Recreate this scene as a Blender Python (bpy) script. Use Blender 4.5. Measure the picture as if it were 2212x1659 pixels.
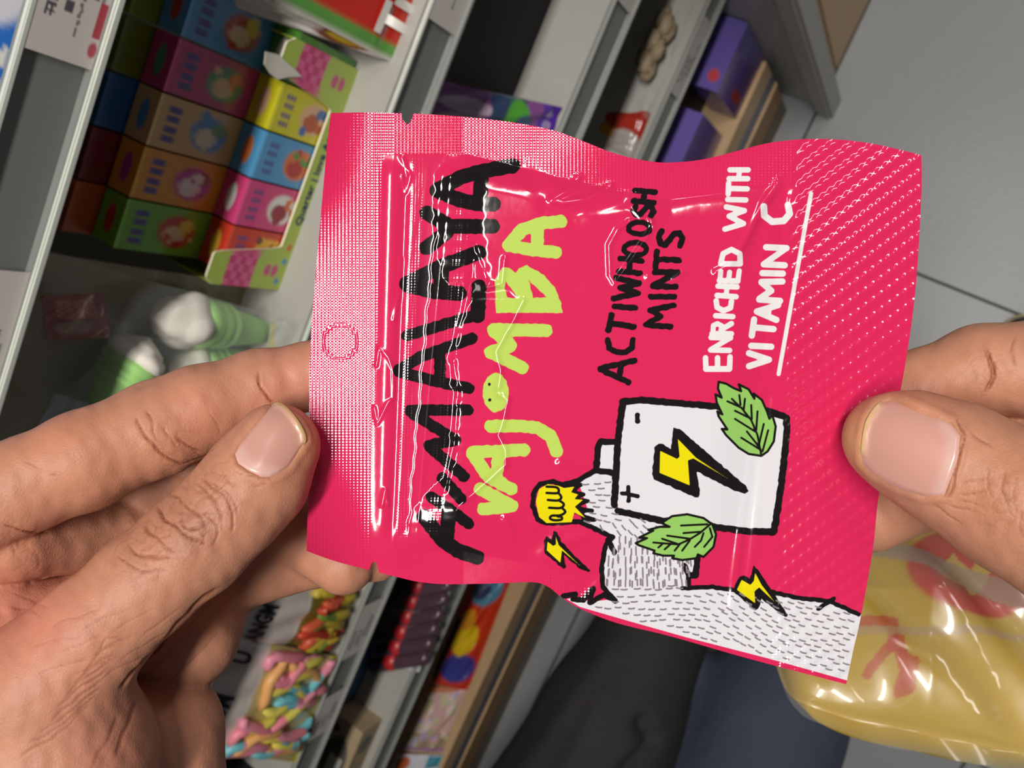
import bpy, bmesh, math, random
import numpy as np
from mathutils import Vector, Matrix
from mathutils.bvhtree import BVHTree
random.seed(7); RNG = np.random.default_rng(7)
for o in list(bpy.data.objects): bpy.data.objects.remove(o, do_unlink=True)
COL = bpy.context.scene.collection
SC = bpy.context.scene

# ------------------------------------------------------------------ camera
F = 1938.; CX = 1106.; CY = 829.5
_n = np.array([844., -80., F]); _n /= np.linalg.norm(_n)          # straight down, in camera axes
_h = np.array([-3650., 8441., F]); _h -= _n * (_h @ _n); _h /= np.linalg.norm(_h)
_d = np.cross(_n, _h)
M = np.array([-_h, _d, -_n])                                      # world = M @ cam
CAM = np.array([0., 0., 1.43])
cam = bpy.data.cameras.new('camera'); cam_o = bpy.data.objects.new('camera', cam); COL.objects.link(cam_o)
cam.sensor_width = 36.; cam.lens = 36. * F / 2212.; cam.clip_start = 0.01; cam.clip_end = 60
R3 = Matrix([[M[i][0], -M[i][1], -M[i][2]] for i in range(3)])
cam_o.matrix_world = Matrix.Translation(Vector(CAM)) @ R3.to_4x4()
cam.dof.use_dof = True; cam.dof.focus_distance = 0.186; cam.dof.aperture_fstop = 31.0
SC.camera = cam_o

# ------------------------------------------------------------------ world, lights, exposure
w = bpy.data.worlds.new('world'); SC.world = w; w.use_nodes = True
w.node_tree.nodes['Background'].inputs[0].default_value = (0.80, 0.83, 0.90, 1)
w.node_tree.nodes['Background'].inputs[1].default_value = 0.085
def area(name, loc, size, energy, target=None, color=(1, .96, .9)):
    l = bpy.data.lights.new(name, 'AREA'); l.shape = 'RECTANGLE'; l.size, l.size_y = size
    l.energy = energy; l.color = color
    o = bpy.data.objects.new(name, l); COL.objects.link(o); o.location = loc
    d = Vector(target if target else (loc[0], loc[1], 0)) - Vector(loc)
    o.rotation_euler = d.to_track_quat('-Z', 'Y').to_euler(); return o
area('ceiling_tube', (0.22, -0.20, 2.85), (1.0, 0.12), 33)
area('ceiling_tube', (-1.35, -0.20, 2.85), (1.2, 0.12), 3)
area('ceiling_tube', (1.85, -0.20, 2.85), (1.2, 0.12), 12)
SC.view_settings.view_transform = 'Standard'; SC.view_settings.look = 'None'
SC.view_settings.gamma = 1.0; SC.view_settings.use_curve_mapping = False
SC.view_settings.exposure = 0.0

# ------------------------------------------------------------------ projection helpers (points of the place read off calibrated rays)
def ray(x, y): return M @ np.array([(x - CX) / F, (y - CY) / F, 1.])
def onZ(x, y, z): r = ray(x, y); return CAM + r * (z - CAM[2]) / r[2]
def onY(x, y, Y): r = ray(x, y); return CAM + r * (Y - CAM[1]) / r[1]
def W(x, y, z): return CAM + ray(x, y) * z

# ------------------------------------------------------------------ materials
def lin(c):
    c = np.array(c, float) / 255.; return tuple(np.where(c <= .04045, c / 12.92, ((c + .055) / 1.055) ** 2.4))
def mat(name, rgb=None, rough=.5, metal=0., attr=False, noise=0., scale=60., bump=0., bscale=300., coat=0., alpha=1., trans=0., spec=.5, sss=0.):
    m = bpy.data.materials.new(name); m.use_nodes = True; nt = m.node_tree; b = nt.nodes['Principled BSDF']
    N = nt.nodes.new; L = nt.links.new
    if attr:
        a = N('ShaderNodeAttribute'); a.attribute_name = 'Col'; src = a.outputs['Color']
    else:
        a = N('ShaderNodeRGB'); a.outputs[0].default_value = (*lin(rgb), 1); src = a.outputs[0]
    tc = N('ShaderNodeTexCoord')
    if noise:
        n = N('ShaderNodeTexNoise'); n.inputs['Scale'].default_value = scale; n.inputs['Detail'].default_value = 4
        L(tc.outputs['Object'], n.inputs['Vector'])
        r = N('ShaderNodeMapRange'); r.inputs[3].default_value = 1 - noise; r.inputs[4].default_value = 1 + noise
        L(n.outputs[0], r.inputs[0])
        mx = N('ShaderNodeVectorMath'); mx.operation = 'MULTIPLY'; L(src, mx.inputs[0]); L(r.outputs[0], mx.inputs[1]); src = mx.outputs[0]
    L(src, b.inputs['Base Color'])
    if bump:
        n = N('ShaderNodeTexNoise'); n.inputs['Scale'].default_value = bscale; n.inputs['Detail'].default_value = 3
        L(tc.outputs['Object'], n.inputs['Vector'])
        bp = N('ShaderNodeBump'); bp.inputs['Strength'].default_value = 1; bp.inputs['Distance'].default_value = bump
        L(n.outputs[0], bp.inputs['Height']); L(bp.outputs[0], b.inputs['Normal'])
    b.inputs['Roughness'].default_value = rough; b.inputs['Metallic'].default_value = metal
    b.inputs['Coat Weight'].default_value = coat; b.inputs['Coat Roughness'].default_value = .08
    b.inputs['Alpha'].default_value = alpha; b.inputs['Transmission Weight'].default_value = trans
    b.inputs['Specular IOR Level'].default_value = spec
    if sss: b.inputs['Subsurface Weight'].default_value = sss; b.inputs['Subsurface Radius'].default_value = (.004, .0015, .0008); b.inputs['Subsurface Scale'].default_value = 1
    return m
MT = {}
MT['shelf'] = mat('painted_steel', (176, 173, 166), .45, noise=.04, bump=.00005, bscale=900)
MT['rail'] = mat('grey_rail_plastic', (128, 130, 126), .35, noise=.04, scale=20)
MT['rim'] = mat('clear_rail_lip', (214, 218, 208), .25)
MT['rim2'] = mat('grey_rail_lip', (158, 160, 156), .35)
MT['black'] = mat('black_board', (30, 29, 29), .6, noise=.1)
MT['floor'] = mat('grey_floor_tile', (148, 150, 152), .38, noise=.05, scale=6, bump=.0002, bscale=120)
MT['grout'] = mat('dark_grout', (70, 70, 70), .8, noise=.1)
MT['wood'] = mat('pale_wood', (206, 172, 130), .5, noise=.1, scale=30)
MT['wood2'] = mat('orange_brown_board', (164, 124, 84), .55, noise=.1, scale=20)
MT['kick'] = mat('brown_kick', (126, 110, 88), .6, noise=.08, scale=14)
MT['strip'] = mat('blue_grey_strip', (104, 108, 128), .4, noise=.04)
MT['col'] = mat('printed_card', attr=True, rough=.35, coat=.3)
MT['film'] = mat('printed_film', attr=True, rough=.22, coat=.5, bump=.0006, bscale=45)
MT['matte'] = mat('matte_print', attr=True, rough=.7, noise=.05)
MT['paper'] = mat('label_paper', attr=True, rough=.5)
MT['clear'] = mat('clear_film', (214, 220, 214), .14, alpha=.10, bump=.0015, bscale=38, spec=.8)
MT['wall'] = mat('pale_wall', (200, 198, 192), .8, noise=.03)

# ------------------------------------------------------------------ object helpers
def mesh_obj(name, V, Fc, material, parent=None, smooth=False, cols=None):
    me = bpy.data.meshes.new(name); me.from_pydata([tuple(map(float, v)) for v in V], [], [tuple(int(i) for i in f) for f in Fc])
    me.materials.append(material); me.update()
    if smooth: me.polygons.foreach_set('use_smooth', [True] * len(me.polygons))
    if cols is not None:
        a = me.color_attributes.new('Col', 'FLOAT_COLOR', 'POINT'); c = np.ones((len(V), 4), np.float32); c[:, :3] = cols
        a.data.foreach_set('color', c.ravel())
    o = bpy.data.objects.new(name, me); COL.objects.link(o)
    if parent: o.parent = parent
    return o
def tag(o, label, cat, group=None, kind=None):
    o['label'] = label
    if cat: o['category'] = cat
    if group: o['group'] = group
    if kind: o['kind'] = kind
    return o
def empty(name, loc=(0, 0, 0)):
    o = bpy.data.objects.new(name, None); COL.objects.link(o); o.location = loc; o.empty_display_size = .02
    o.matrix_world = Matrix.Translation(Vector(loc)); return o
def adopt(o, root):
    o.parent = root; o.matrix_parent_inverse = root.matrix_world.inverted(); return o
def boxm(x0, x1, y0, y1, z0, z1, bev=0.):
    bm = bmesh.new(); bmesh.ops.create_cube(bm, size=1)
    for v in bm.verts: v.co = Vector(((x0 + x1) / 2 + v.co.x * (x1 - x0), (y0 + y1) / 2 + v.co.y * (y1 - y0), (z0 + z1) / 2 + v.co.z * (z1 - z0)))
    if bev: bmesh.ops.bevel(bm, geom=bm.edges[:], offset=bev, segments=2, affect='EDGES')
    V = [tuple(v.co) for v in bm.verts]; bm.verts.index_update(); Fc = [[v.index for v in f.verts] for f in bm.faces]; bm.free(); return V, Fc
def box(name, x0, x1, y0, y1, z0, z1, m, parent=None, bev=.001):
    V, Fc = boxm(x0, x1, y0, y1, z0, z1, bev); o = mesh_obj(name, V, Fc, m)
    if parent: adopt(o, parent)
    return o
def grid_faces(nu, nv, off=0, flip=False):
    i, j = np.meshgrid(np.arange(nu - 1), np.arange(nv - 1), indexing='ij'); a = (i * nv + j).ravel() + off
    q = np.stack([a, a + nv, a + nv + 1, a + 1], 1)
    return q[:, ::-1] if flip else q
def smoothstep(a, b, x): t = np.clip((x - a) / (b - a), 0, 1); return t * t * (3 - 2 * t)

def card_box(name, origin, ex, ey, ez, colf, n=28, material=None):
    """box spanned by three edge vectors from origin; ex = width, ey = depth (away), ez = height. colf(face,u,v)->rgb array. One mesh."""
    origin, ex, ey, ez = map(np.array, (origin, ex, ey, ez)); V = []; Fc = []; C = []
    faces = [('front', origin, ex, ez), ('top', origin + ez, ex, ey), ('right', origin + ex, ey, ez), ('back', origin + ex + ey, -ex, ez), ('left', origin + ey, -ey, ez), ('bottom', origin + ey, ex, -ey)]
    for fn, o, a, b in faces:
        k = n if fn in ('front', 'top') else 4
        u, v = np.meshgrid(np.linspace(0, 1, k), np.linspace(0, 1, k), indexing='ij'); u = u.ravel(); v = v.ravel()
        P = o + u[:, None] * a + v[:, None] * b
        Fc += (grid_faces(k, k, len(V))).tolist(); V += P.tolist(); C += np.clip(colf(fn, u, v), 0, 1).tolist()
    return mesh_obj(name, V, Fc, material or MT['col'], cols=np.array(C))

def quad_bag(name, c00, c10, c11, c01, thick, colf, material=None, n=64, seal=.07, wav=.0015, back=True, parent=None, power=.5, seed=0, rnd=0.):
    """pillow packet on four corners: 00 bottom-left, 10 bottom-right, 11 top-right, 01 top-left (as seen from its face)"""
    c = [np.array(p, float) for p in (c00, c10, c11, c01)]
    u, v = np.meshgrid(np.linspace(0, 1, n), np.linspace(0, 1, n), indexing='ij'); u = u.ravel(); v = v.ravel()
    P = ((1 - u) * (1 - v))[:, None] * c[0] + (u * (1 - v))[:, None] * c[1] + (u * v)[:, None] * c[2] + ((1 - u) * v)[:, None] * c[3]
    nrm = np.cross(c[1] - c[0], c[3] - c[0]); nrm /= np.linalg.norm(nrm)
    if rnd: m_ = P.mean(0); P = m_ + (P - m_) * (1 - rnd * (np.abs(2 * u - 1) * np.abs(2 * v - 1)) ** 4)[:, None]
    s = lambda t, e: np.clip(np.minimum(t, 1 - t) - e, 0, .5) / (.5 - e)
    r = np.random.default_rng(seed + 3)
    b = (s(u, .01) ** power) * (s(v, seal) ** power)
    wv = sum(wav * np.sin(r.uniform(5, 22) * u + r.uniform(5, 22) * v + r.uniform(0, 6)) for _ in range(5)) * .5
    h = thick * b + wv * (.3 + b)
    V = (P + nrm * h[:, None]); Fc = grid_faces(n, n).tolist(); C = np.clip(colf(u, v), 0, 1)
    if back:
        V2 = P - nrm * (thick * .35 * b + .0004)[:, None] + nrm * (wv * .3)[:, None]
        Fc += grid_faces(n, n, n * n, True).tolist(); V = np.vstack([V, V2]); C = np.vstack([C, C])
    o = mesh_obj(name, V, Fc, material or MT['film'], smooth=True, cols=C)
    if parent: adopt(o, parent)
    o_surf = lambda uu, vv, off=.0006: ((1 - uu) * (1 - vv)) * c[0] + (uu * (1 - vv)) * c[1] + (uu * vv) * c[2] + ((1 - uu) * vv) * c[3] + nrm * (thick * (max(0, min(uu, 1 - uu) - .01) / .49) ** power * (max(0, min(vv, 1 - vv) - seal) / (.5 - seal)) ** power + wav * .9 + off)
    return o, o_surf
def text_on(name, s, surf, u0, v0, du, dv, material, parent, size=1., bold=.02):
    """lettering: text x runs along du, text y along dv (vectors in the packet's u,v)"""
    cu = bpy.data.curves.new(name, 'FONT'); cu.body = s; cu.size = size; cu.offset = bold; cu.resolution_u = 3
    t = bpy.data.objects.new(name, cu); COL.objects.link(t); bpy.context.view_layer.update()
    me = bpy.data.meshes.new_from_object(t.evaluated_get(bpy.context.evaluated_depsgraph_get())); bpy.data.objects.remove(t); bpy.data.curves.remove(cu)
    for vtx in me.vertices:
        x, y = vtx.co.x, vtx.co.y; vtx.co = Vector(surf(u0 + x * du[0] + y * dv[0], v0 + x * du[1] + y * dv[1]))
    me.materials.clear(); me.materials.append(material)
    o = bpy.data.objects.new(name, me); COL.objects.link(o)
    if parent: adopt(o, parent)
    return o
def flat_surf(o, a, b, nrm, off=.0004):
    o, a, b, nrm = map(np.array, (o, a, b, nrm)); return lambda u, v, of=off: o + a * u + b * v + nrm * of
def ink(name, rgb): return mat(name, rgb, .4)
INK = {k: ink('ink_' + k, c) for k, c in dict(black=(22, 22, 24), white=(238, 234, 226), red=(190, 40, 50), orange=(235, 160, 40), navy=(40, 52, 110), grey=(96, 92, 96), blue=(30, 95, 185), purple=(95, 78, 135), yellow=(205, 200, 40)).items()}
def rgbmix(base, layers):
    """base (n,3); layers list of (mask, rgb)"""
    out = np.array(base, float)
    for m, c in layers:
        m = np.clip(np.asarray(m, float), 0, 1)[:, None]; out = out * (1 - m) + np.array(lin(c)) * m
    return out
def flat(u, c): return np.tile(lin(c), (len(u), 1))
def blob(u, v, cu, cv, ru, rv, soft=.15): return 1 - smoothstep(1 - soft, 1 + soft, np.sqrt(((u - cu) / ru) ** 2 + ((v - cv) / rv) ** 2))
def rect(u, v, a, b, c, d): return ((u > a) & (u < b) & (v > c) & (v < d)).astype(float)

# ================================================================== SETTING
FY = .33                                                          # front plane of the shelving
fl = empty('floor', (0, 0, 0)); fl['kind'] = 'structure'; fl['label'] = 'grey tiled shop floor'
g = box('grout_bed', -2.6, 2.2, -2.0, 1.6, -.02, -.004, MT['grout'], fl)
T = .6
for i in range(-4, 3):
    for j in range(-3, 3):
        x0 = .1035 + T * i; y0 = .262 + T * (j - 0)
        box('tile', x0 + .002, x0 + T - .002, y0 - T + .002, y0 - .002, -.012, 0, MT['floor'], fl, .0012)
cl = box('ceiling', -2.6, 2.2, -2.0, 1.6, 2.95, 3.0, MT['wall'], None, 0); cl['kind'] = 'structure'; cl['label'] = 'pale ceiling above the aisle'

# shelving unit: boards, price rails, back, base
XL, XR = -1.5, .285
BY = .72                                                          # back panel
RAILS = [(1.188, 1.151), (.942, .902), (.690, .646), (.464, .424)]
NTH = ['top shelf above the candy boxes, grey rail at the left picture edge', 'second shelf carrying the lime candy tray and marshmallow bag', 'third shelf carrying the gummy worm bags and egg sweets', 'fourth shelf, mostly bare, with the dark tube sweets packet']
SHELF = []
for k, (zt, zb) in enumerate(RAILS):
    xr = XR - .012
    u_ = empty('shelf', (-.4, FY, zt - .03)); tag(u_, 'grey steel ' + NTH[k], 'shelf', 'steel shelves of the gondola'); SHELF.append(u_)
    sh = box('shelf_board', XL, xr, FY + .004, BY, zt - .030, zt - .006, MT['shelf'], u_, .001)
    V, Fc = [], []
    prof = [(FY + .003, zt), (FY - .001, zt), (FY - .001, zt - .003), (FY + .001, zt - .0035), (FY + .001, zb + .0045), (FY - .002, zb + .004), (FY - .004, zb + .0005), (FY - .002, zb - .001), (FY + .004, zb), (FY + .004, zt - .006)]
    for x in (XL, xr): V += [(x, y, z) for y, z in prof]
    n = len(prof); Fc = [[i, (i + 1) % n, n + (i + 1) % n, n + i] for i in range(n)] + [list(range(n))[::-1], list(range(n, 2 * n))]
    r = mesh_obj('price_rail', V, Fc, MT['rail']); adopt(r, u_)
    lip = box('rail_lip', XL, xr, FY - .0042, FY - .001, zb - .0005, zb + .0035, MT['rim' if k == 0 else 'rim2'], r, .0008)
    lip2 = box('rail_lip', XL, xr, FY - .0018, FY + .001, zt - .0022, zt + .0006, MT['rim' if k < 2 else 'rim2'], r, .0005)
bp_ = box('back_panel', XL, XR + .6, BY + .001, BY + .012, .0, 1.45, MT['shelf']); tag(bp_, 'grey steel back panel closing the shelves behind the goods', 'back panel')
ub = empty('wooden_plinth', (-.6, .3, 0)); tag(ub, 'wooden bottom deck with blue-grey strip and brown kick board on the floor', 'plinth')
box('bottom_deck', XL, XR - .03, .302, BY, .172, .198, MT['wood'], ub, .001)
box('deck_edge', XL, XR - .03, .297, .3025, .2065, .262, MT['wood'], ub, .002)
box('front_strip', XL, XR - .03, .2985, .302, .166, .206, MT['strip'], ub, .001)
box('deck_trim', XL, XR - .03, .296, .302, .152, .1655, MT['wood'], ub, .002)
box('kick_board', XL, XR - .03, .299, .305, .082, .1515, MT['wood2'], ub, .001)
box('lower_kick_board', XL, XR - .03, .303, .310, .0, .0815, MT['kick'], ub, .001)
# end upright of the bay: a pale steel side panel that reaches the floor
sp_ = empty('side_panel', (.27, .5, 0)); tag(sp_, 'pale steel side panel ending the shelves, its foot on the floor', 'side panel')
box('panel_sheet', .274, .284, .262, BY, .0, .86, MT['shelf'], sp_, .002)
box('side_foot', .262, .296, .235, .262, .0, .86, MT['shelf'], sp_, .004)
# next bay beyond: pale wooden base
nb = empty('display_plinth', (.6, .3, 0)); tag(nb, 'pale wooden plinth standing on the floor past the shelf end', 'plinth')
box('plinth_body', .33, 1.1, .262, .7, 0, .42, MT['wood'], nb, .003)
box('plinth_top', .325, 1.1, .255, .7, .42, .44, MT['shelf'], nb, .003)

# price labels in the rails
def price_label(x0, x1, zt, zb, seed, red=True):
    o = np.array([x0, FY - .0016, zb + .003]); a = np.array([x1 - x0, 0, 0]); b = np.array([0, 0, zt - zb - .004])
    r = np.random.default_rng(seed)
    n = 120
    u, v = np.meshgrid(np.linspace(0, 1, n), np.linspace(0, 1, 60), indexing='ij'); u = u.ravel(); v = v.ravel()
    C = flat(u, (222, 214, 206)); L = []
    def glyphs(u0, v0, h, w, cnt, c=(90, 84, 92)):
        for q in range(cnt):
            uu = u0 + q * w * 1.25
            for _ in range(4):
                if r.random() < .5: yy = v0 + r.uniform(0, h); L.append((rect(u, v, uu, uu + w, yy - .018, yy + .018), c))
                else: xx = uu + r.uniform(0, w); L.append((rect(u, v, xx - .008, xx + .008, v0, v0 + h), c))
    glyphs(.16, .72, .13, .06, 5); glyphs(.2, .50, .12, .06, 4); glyphs(.12, .38, .04, .02, 16, (130, 124, 130))
    x = .30
    while x < .72:
        wd = r.choice([.006, .01, .016]); L.append((rect(u, v, x, x + wd, .2, .33), (70, 66, 72))); x += wd + r.choice([.008, .012])
    glyphs(.3, .13, .03, .02, 14, (150, 144, 150))
    if red: L += [(rect(u, v, .14, .30, .04, .16), (190, 70, 84)), (blob(u, v, .085, .10, .035, .065), (198, 84, 96))]
    P = o + u[:, None] * a + v[:, None] * b
    V = P.tolist(); Fc = grid_faces(n, 60).tolist()
    l = mesh_obj('price_label', V, Fc, MT['paper'], cols=rgbmix(C, L)); adopt(l, SHELF[[q for q, _ in RAILS].index(zt)]); return l
price_label(-.0275, .062, 1.188, 1.151, 1); price_label(-.215, -.118, 1.188, 1.151, 2)
price_label(.068, .17, .942, .902, 3, False); price_label(.17, .26, .690, .646, 5, False)
price_label(.150, .235, .464, .424, 4, False)
price_label(-.50, -.435, .690, .646, 6, False); price_label(-.60, -.545, .690, .646, 7, False)

# ================================================================== GOODS
SB = .936; SCz = .684; SD = .458; SE = .1995
# --- candy box bundle in a lime tray on the second shelf
def boxcol(base, kind, accent, seed, title=(88, 74, 140)):
    r = np.random.default_rng(seed); pts = [(r.uniform(.2, .85), r.uniform(.1, .55), r.uniform(.05, .13)) for _ in range(4)]
    def f(face, u, v):
        C = flat(u, base)
        if face == 'front':
            L = []
            L += [(blob(u, v, .5, .36, .34, .22), accent[0]), (blob(u, v, .42, .38, .2, .13), accent[1]), (blob(u, v, .64, .25, .14, .09), accent[2])]
            L += [(blob(u, v, a, b, c, c * .5), accent[i % 3]) for i, (a, b, c) in enumerate(pts)]
            for q in range(4):
                uu = .14 + q * .19
                for t in range(3): L.append((rect(u, v, uu, uu + .13, .74 + t * .045, .765 + t * .045), title))
                L.append((rect(u, v, uu + .05, uu + .08, .72, .88), title))
            L.append((rect(u, v, -1, 2, .965, 2), tuple(min(255, int(c * 1.15 + 20)) for c in base)))
            C = rgbmix(C, L)
        elif face == 'top':
            C = rgbmix(C, [(blob(u, v, .5, .5, .3, .2), accent[0])])
        return C
    return f
pitch = .0300; x_r = .0290
backcols = [((86, 150, 200), [(190, 60, 50), (232, 200, 160), (235, 200, 70)], 'light blue'), ((196, 62, 118), [(80, 150, 110), (230, 190, 150), (226, 120, 90)], 'magenta'), ((216, 170, 110), [(90, 140, 190), (232, 205, 170), (120, 150, 80)], 'beige and red'),
            ((226, 150, 40), [(196, 60, 150), (240, 226, 210), (150, 60, 60)], 'orange'), ((112, 176, 50), [(190, 50, 50), (232, 200, 160), (220, 205, 80)], 'lime green')]
frontcols = [((78, 140, 50), [(230, 226, 224), (205, 60, 70), (210, 200, 200)], 'dark green'), ((216, 206, 40), [(226, 180, 140), (190, 90, 50), (80, 110, 170)], 'yellow'), ((84, 158, 208), [(220, 120, 60), (190, 50, 50), (90, 150, 70)], 'sky blue'),
             ((222, 70, 130), [(235, 232, 226), (160, 40, 60), (220, 110, 60)], 'pink'), ((214, 62, 40), [(235, 180, 60), (200, 214, 230), (120, 60, 50)], 'red')]
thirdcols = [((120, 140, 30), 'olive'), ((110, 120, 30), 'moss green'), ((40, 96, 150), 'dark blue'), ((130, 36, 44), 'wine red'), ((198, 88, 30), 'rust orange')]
rowY = [.369, .387, .406]
names = ['front row', 'second row', 'back row']
def cardlid(o, x0, y0, z1, c): pass
for i in range(5):
    xr = x_r - i * pitch
    for row, (dat, zb, zt) in enumerate(((frontcols, SB + .001, .996), (backcols, SB + .001, 1.0605))):
        b, acc, nm = dat[i]
        fn = boxcol(b, 0, acc, i * 7 + row)
        if row: fn = lambda f, u, v, fn=fn: fn(f, u, (v - .48) / .52 if f == 'front' else v)
        o = card_box('candy_box', (xr - pitch + .0006, rowY[row], zb), (pitch - .0012, 0, 0), (0, .0175, 0), (0, 0, zt - zb), fn, n=40)
        ord_ = {0: 'beside the gummy bag', 1: 'second from the gummy bag', 2: 'in the middle', 3: 'second from the marshmallows', 4: 'beside the marshmallows'}[i]
        tag(o, f'{nm} candy box in the {"front" if row == 0 else "second"} row of the tray, {ord_}', 'candy box', 'candy boxes in the lime tray')
    b, nm = thirdcols[i]
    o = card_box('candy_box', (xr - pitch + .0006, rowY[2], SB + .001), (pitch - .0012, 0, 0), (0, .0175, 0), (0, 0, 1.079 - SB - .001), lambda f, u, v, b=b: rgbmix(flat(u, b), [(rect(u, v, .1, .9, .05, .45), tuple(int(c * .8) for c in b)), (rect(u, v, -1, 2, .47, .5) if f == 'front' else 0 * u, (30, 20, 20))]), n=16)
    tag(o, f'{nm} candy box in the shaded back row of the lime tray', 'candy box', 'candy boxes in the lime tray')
# lime tray: front lip with the big cut-out, sides, base
tr = empty('display_tray', (-.05, .37, SB)); tag(tr, 'lime green card display tray with pink checked corners holding candy boxes', 'display tray')
tx0, tx1 = -.1290, .0240; tw = tx1 - tx0; tz1 = .0705
def lip_profile(t):                                               # height of the lip across its width: tall ends, low middle
    e = np.minimum(t, 1 - t) * tw
    return (.0125 + (tz1 - .0125) * (1 - smoothstep(.0195, .0305, e))) - .006 * (1 - smoothstep(0, .006, e)) ** 2
us = np.linspace(0, 1, 121); V = []; C = []; nv = 48
def tray_col(x, z):
    C = flat(x, (178, 200, 84)); e = np.minimum(x, tw - x)
    ck = (np.sin(e * 620) * np.sin(z * 620) > 0)
    band = (e < .031) & (z > .030) & (z < .056)
    L = [(band * 1., (206, 60, 120)), ((band & ck) * 1., (226, 104, 150))]
    for s in (1, -1):
        for dz in (1, -1): L.append((blob(e, z, .013, .015 + dz * .0034, .0042, .0030), (206, 84, 132)))
    L += [(blob(x, z, .020, .0045, .0022, .0022), (80, 150, 200)), (blob(x, z, .030, .0045, .0022, .0022), (220, 100, 60)), (blob(x, z, .006, .006, .0022, .0022), (80, 150, 200))]
    return rgbmix(C, L)
for u_ in us:
    h = float(lip_profile(u_))
    for k in range(nv):
        z = h * k / (nv - 1); V.append((tx0 + u_ * tw, .3665, SB + z)); C.append((u_ * tw, z))
C = np.array(C); cc = tray_col(C[:, 0], C[:, 1])
Vb = [(x, y + .0012, z) for x, y, z in V]
fr = mesh_obj('front_lip', V + Vb, grid_faces(121, nv).tolist() + grid_faces(121, nv, 121 * nv, True).tolist(), MT['col'], cols=np.vstack([cc, cc * 0 + np.array(lin((225, 220, 205)))])); adopt(fr, tr)
lv = [(tx0 + u_ * tw, y, SB + float(lip_profile(u_)) + .0001) for u_ in us for y in (.3663, .3679)]
adopt(mesh_obj('cut_edge', lv, grid_faces(121, 2).tolist(), mat('cut_card_edge', (236, 232, 200), .6)), tr)
tc = lambda f, u, v: flat(u, (170, 190, 76))
for nm_, (a, b) in dict(l=(tx0, tx0 + .0012), r=(tx1 - .0012, tx1)).items():
    adopt(card_box('side_flap', (a, .368, SB), (b - a, 0, 0), (0, .045, 0), (0, 0, .064), tc, 4), tr)
adopt(card_box('tray_base', (tx0, .368, SB - .0003), (tw, 0, 0), (0, .057, 0), (0, 0, .0010), tc, 4), tr)
# torn white flap at the tray's corner
tv = [onY(x, y, .3655) for x, y in [(575, 112), (600, 118), (640, 152), (652, 166), (625, 166), (600, 172), (585, 160), (572, 140)]]
adopt(mesh_obj('torn_flap', list(tv) + [p + np.array([0, .001, 0]) for p in tv], [list(range(8)), list(range(8, 16))[::-1]] + [[i, (i + 1) % 8, 8 + (i + 1) % 8, 8 + i] for i in range(8)], mat('torn_card', (228, 222, 208), .8, noise=.08)), tr)
sf = flat_surf((tx0, .3665, SB), (tw, 0, 0), (0, 0, 1), (0, -1, 0))
text_on('lettering', 'Quarter | love And', sf, .30, .0022, (.055, 0), (0, .0085), INK['navy'], tr)

# --- red gummy bag standing at the rail
rx0 = .036
def redcol(u, v):
    return rgbmix(flat(u, (206, 44, 30)), [(1 - smoothstep(.05, .07, u), (96, 160, 70)), (1 - smoothstep(.004, .02, u), (222, 212, 205)), (rect(u, v, .05, .12, .86, 1), (220, 215, 210)), (blob(u, v, .6, .95, .3, .12), (225, 215, 205))])
bag, s = quad_bag('gummy_bag', (rx0, .346, SB), (.20, .346, SB), (.20, .392, 1.115), (rx0 + .001, .392, 1.115), .012, redcol, seed=1, n=80, power=.4)
tag(bag, 'red gummy candy bag with green edge and white lettering beside the lime tray', 'candy bag')
text_on('lettering', 'Trolli', s, .075, .0, (.18, 0), (0, .18), INK['white'], bag, 1., .05)
# its pale side gusset with yellow gummy print
gus, _ = quad_bag('side_gusset', (rx0 - .001, .349, SB + .004), (rx0 + .002, .347, SB + .002), (rx0 + .001, .39, 1.10), (rx0 - .019, .42, 1.10), .001, lambda u, v: rgbmix(flat(u, (224, 214, 210)), [(blob(u, v, .55, .20, .42, .11), (120, 60, 30)), (blob(u, v, .6, .19, .25, .08), (206, 170, 40))]), n=40)
adopt(gus, bag)

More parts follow.
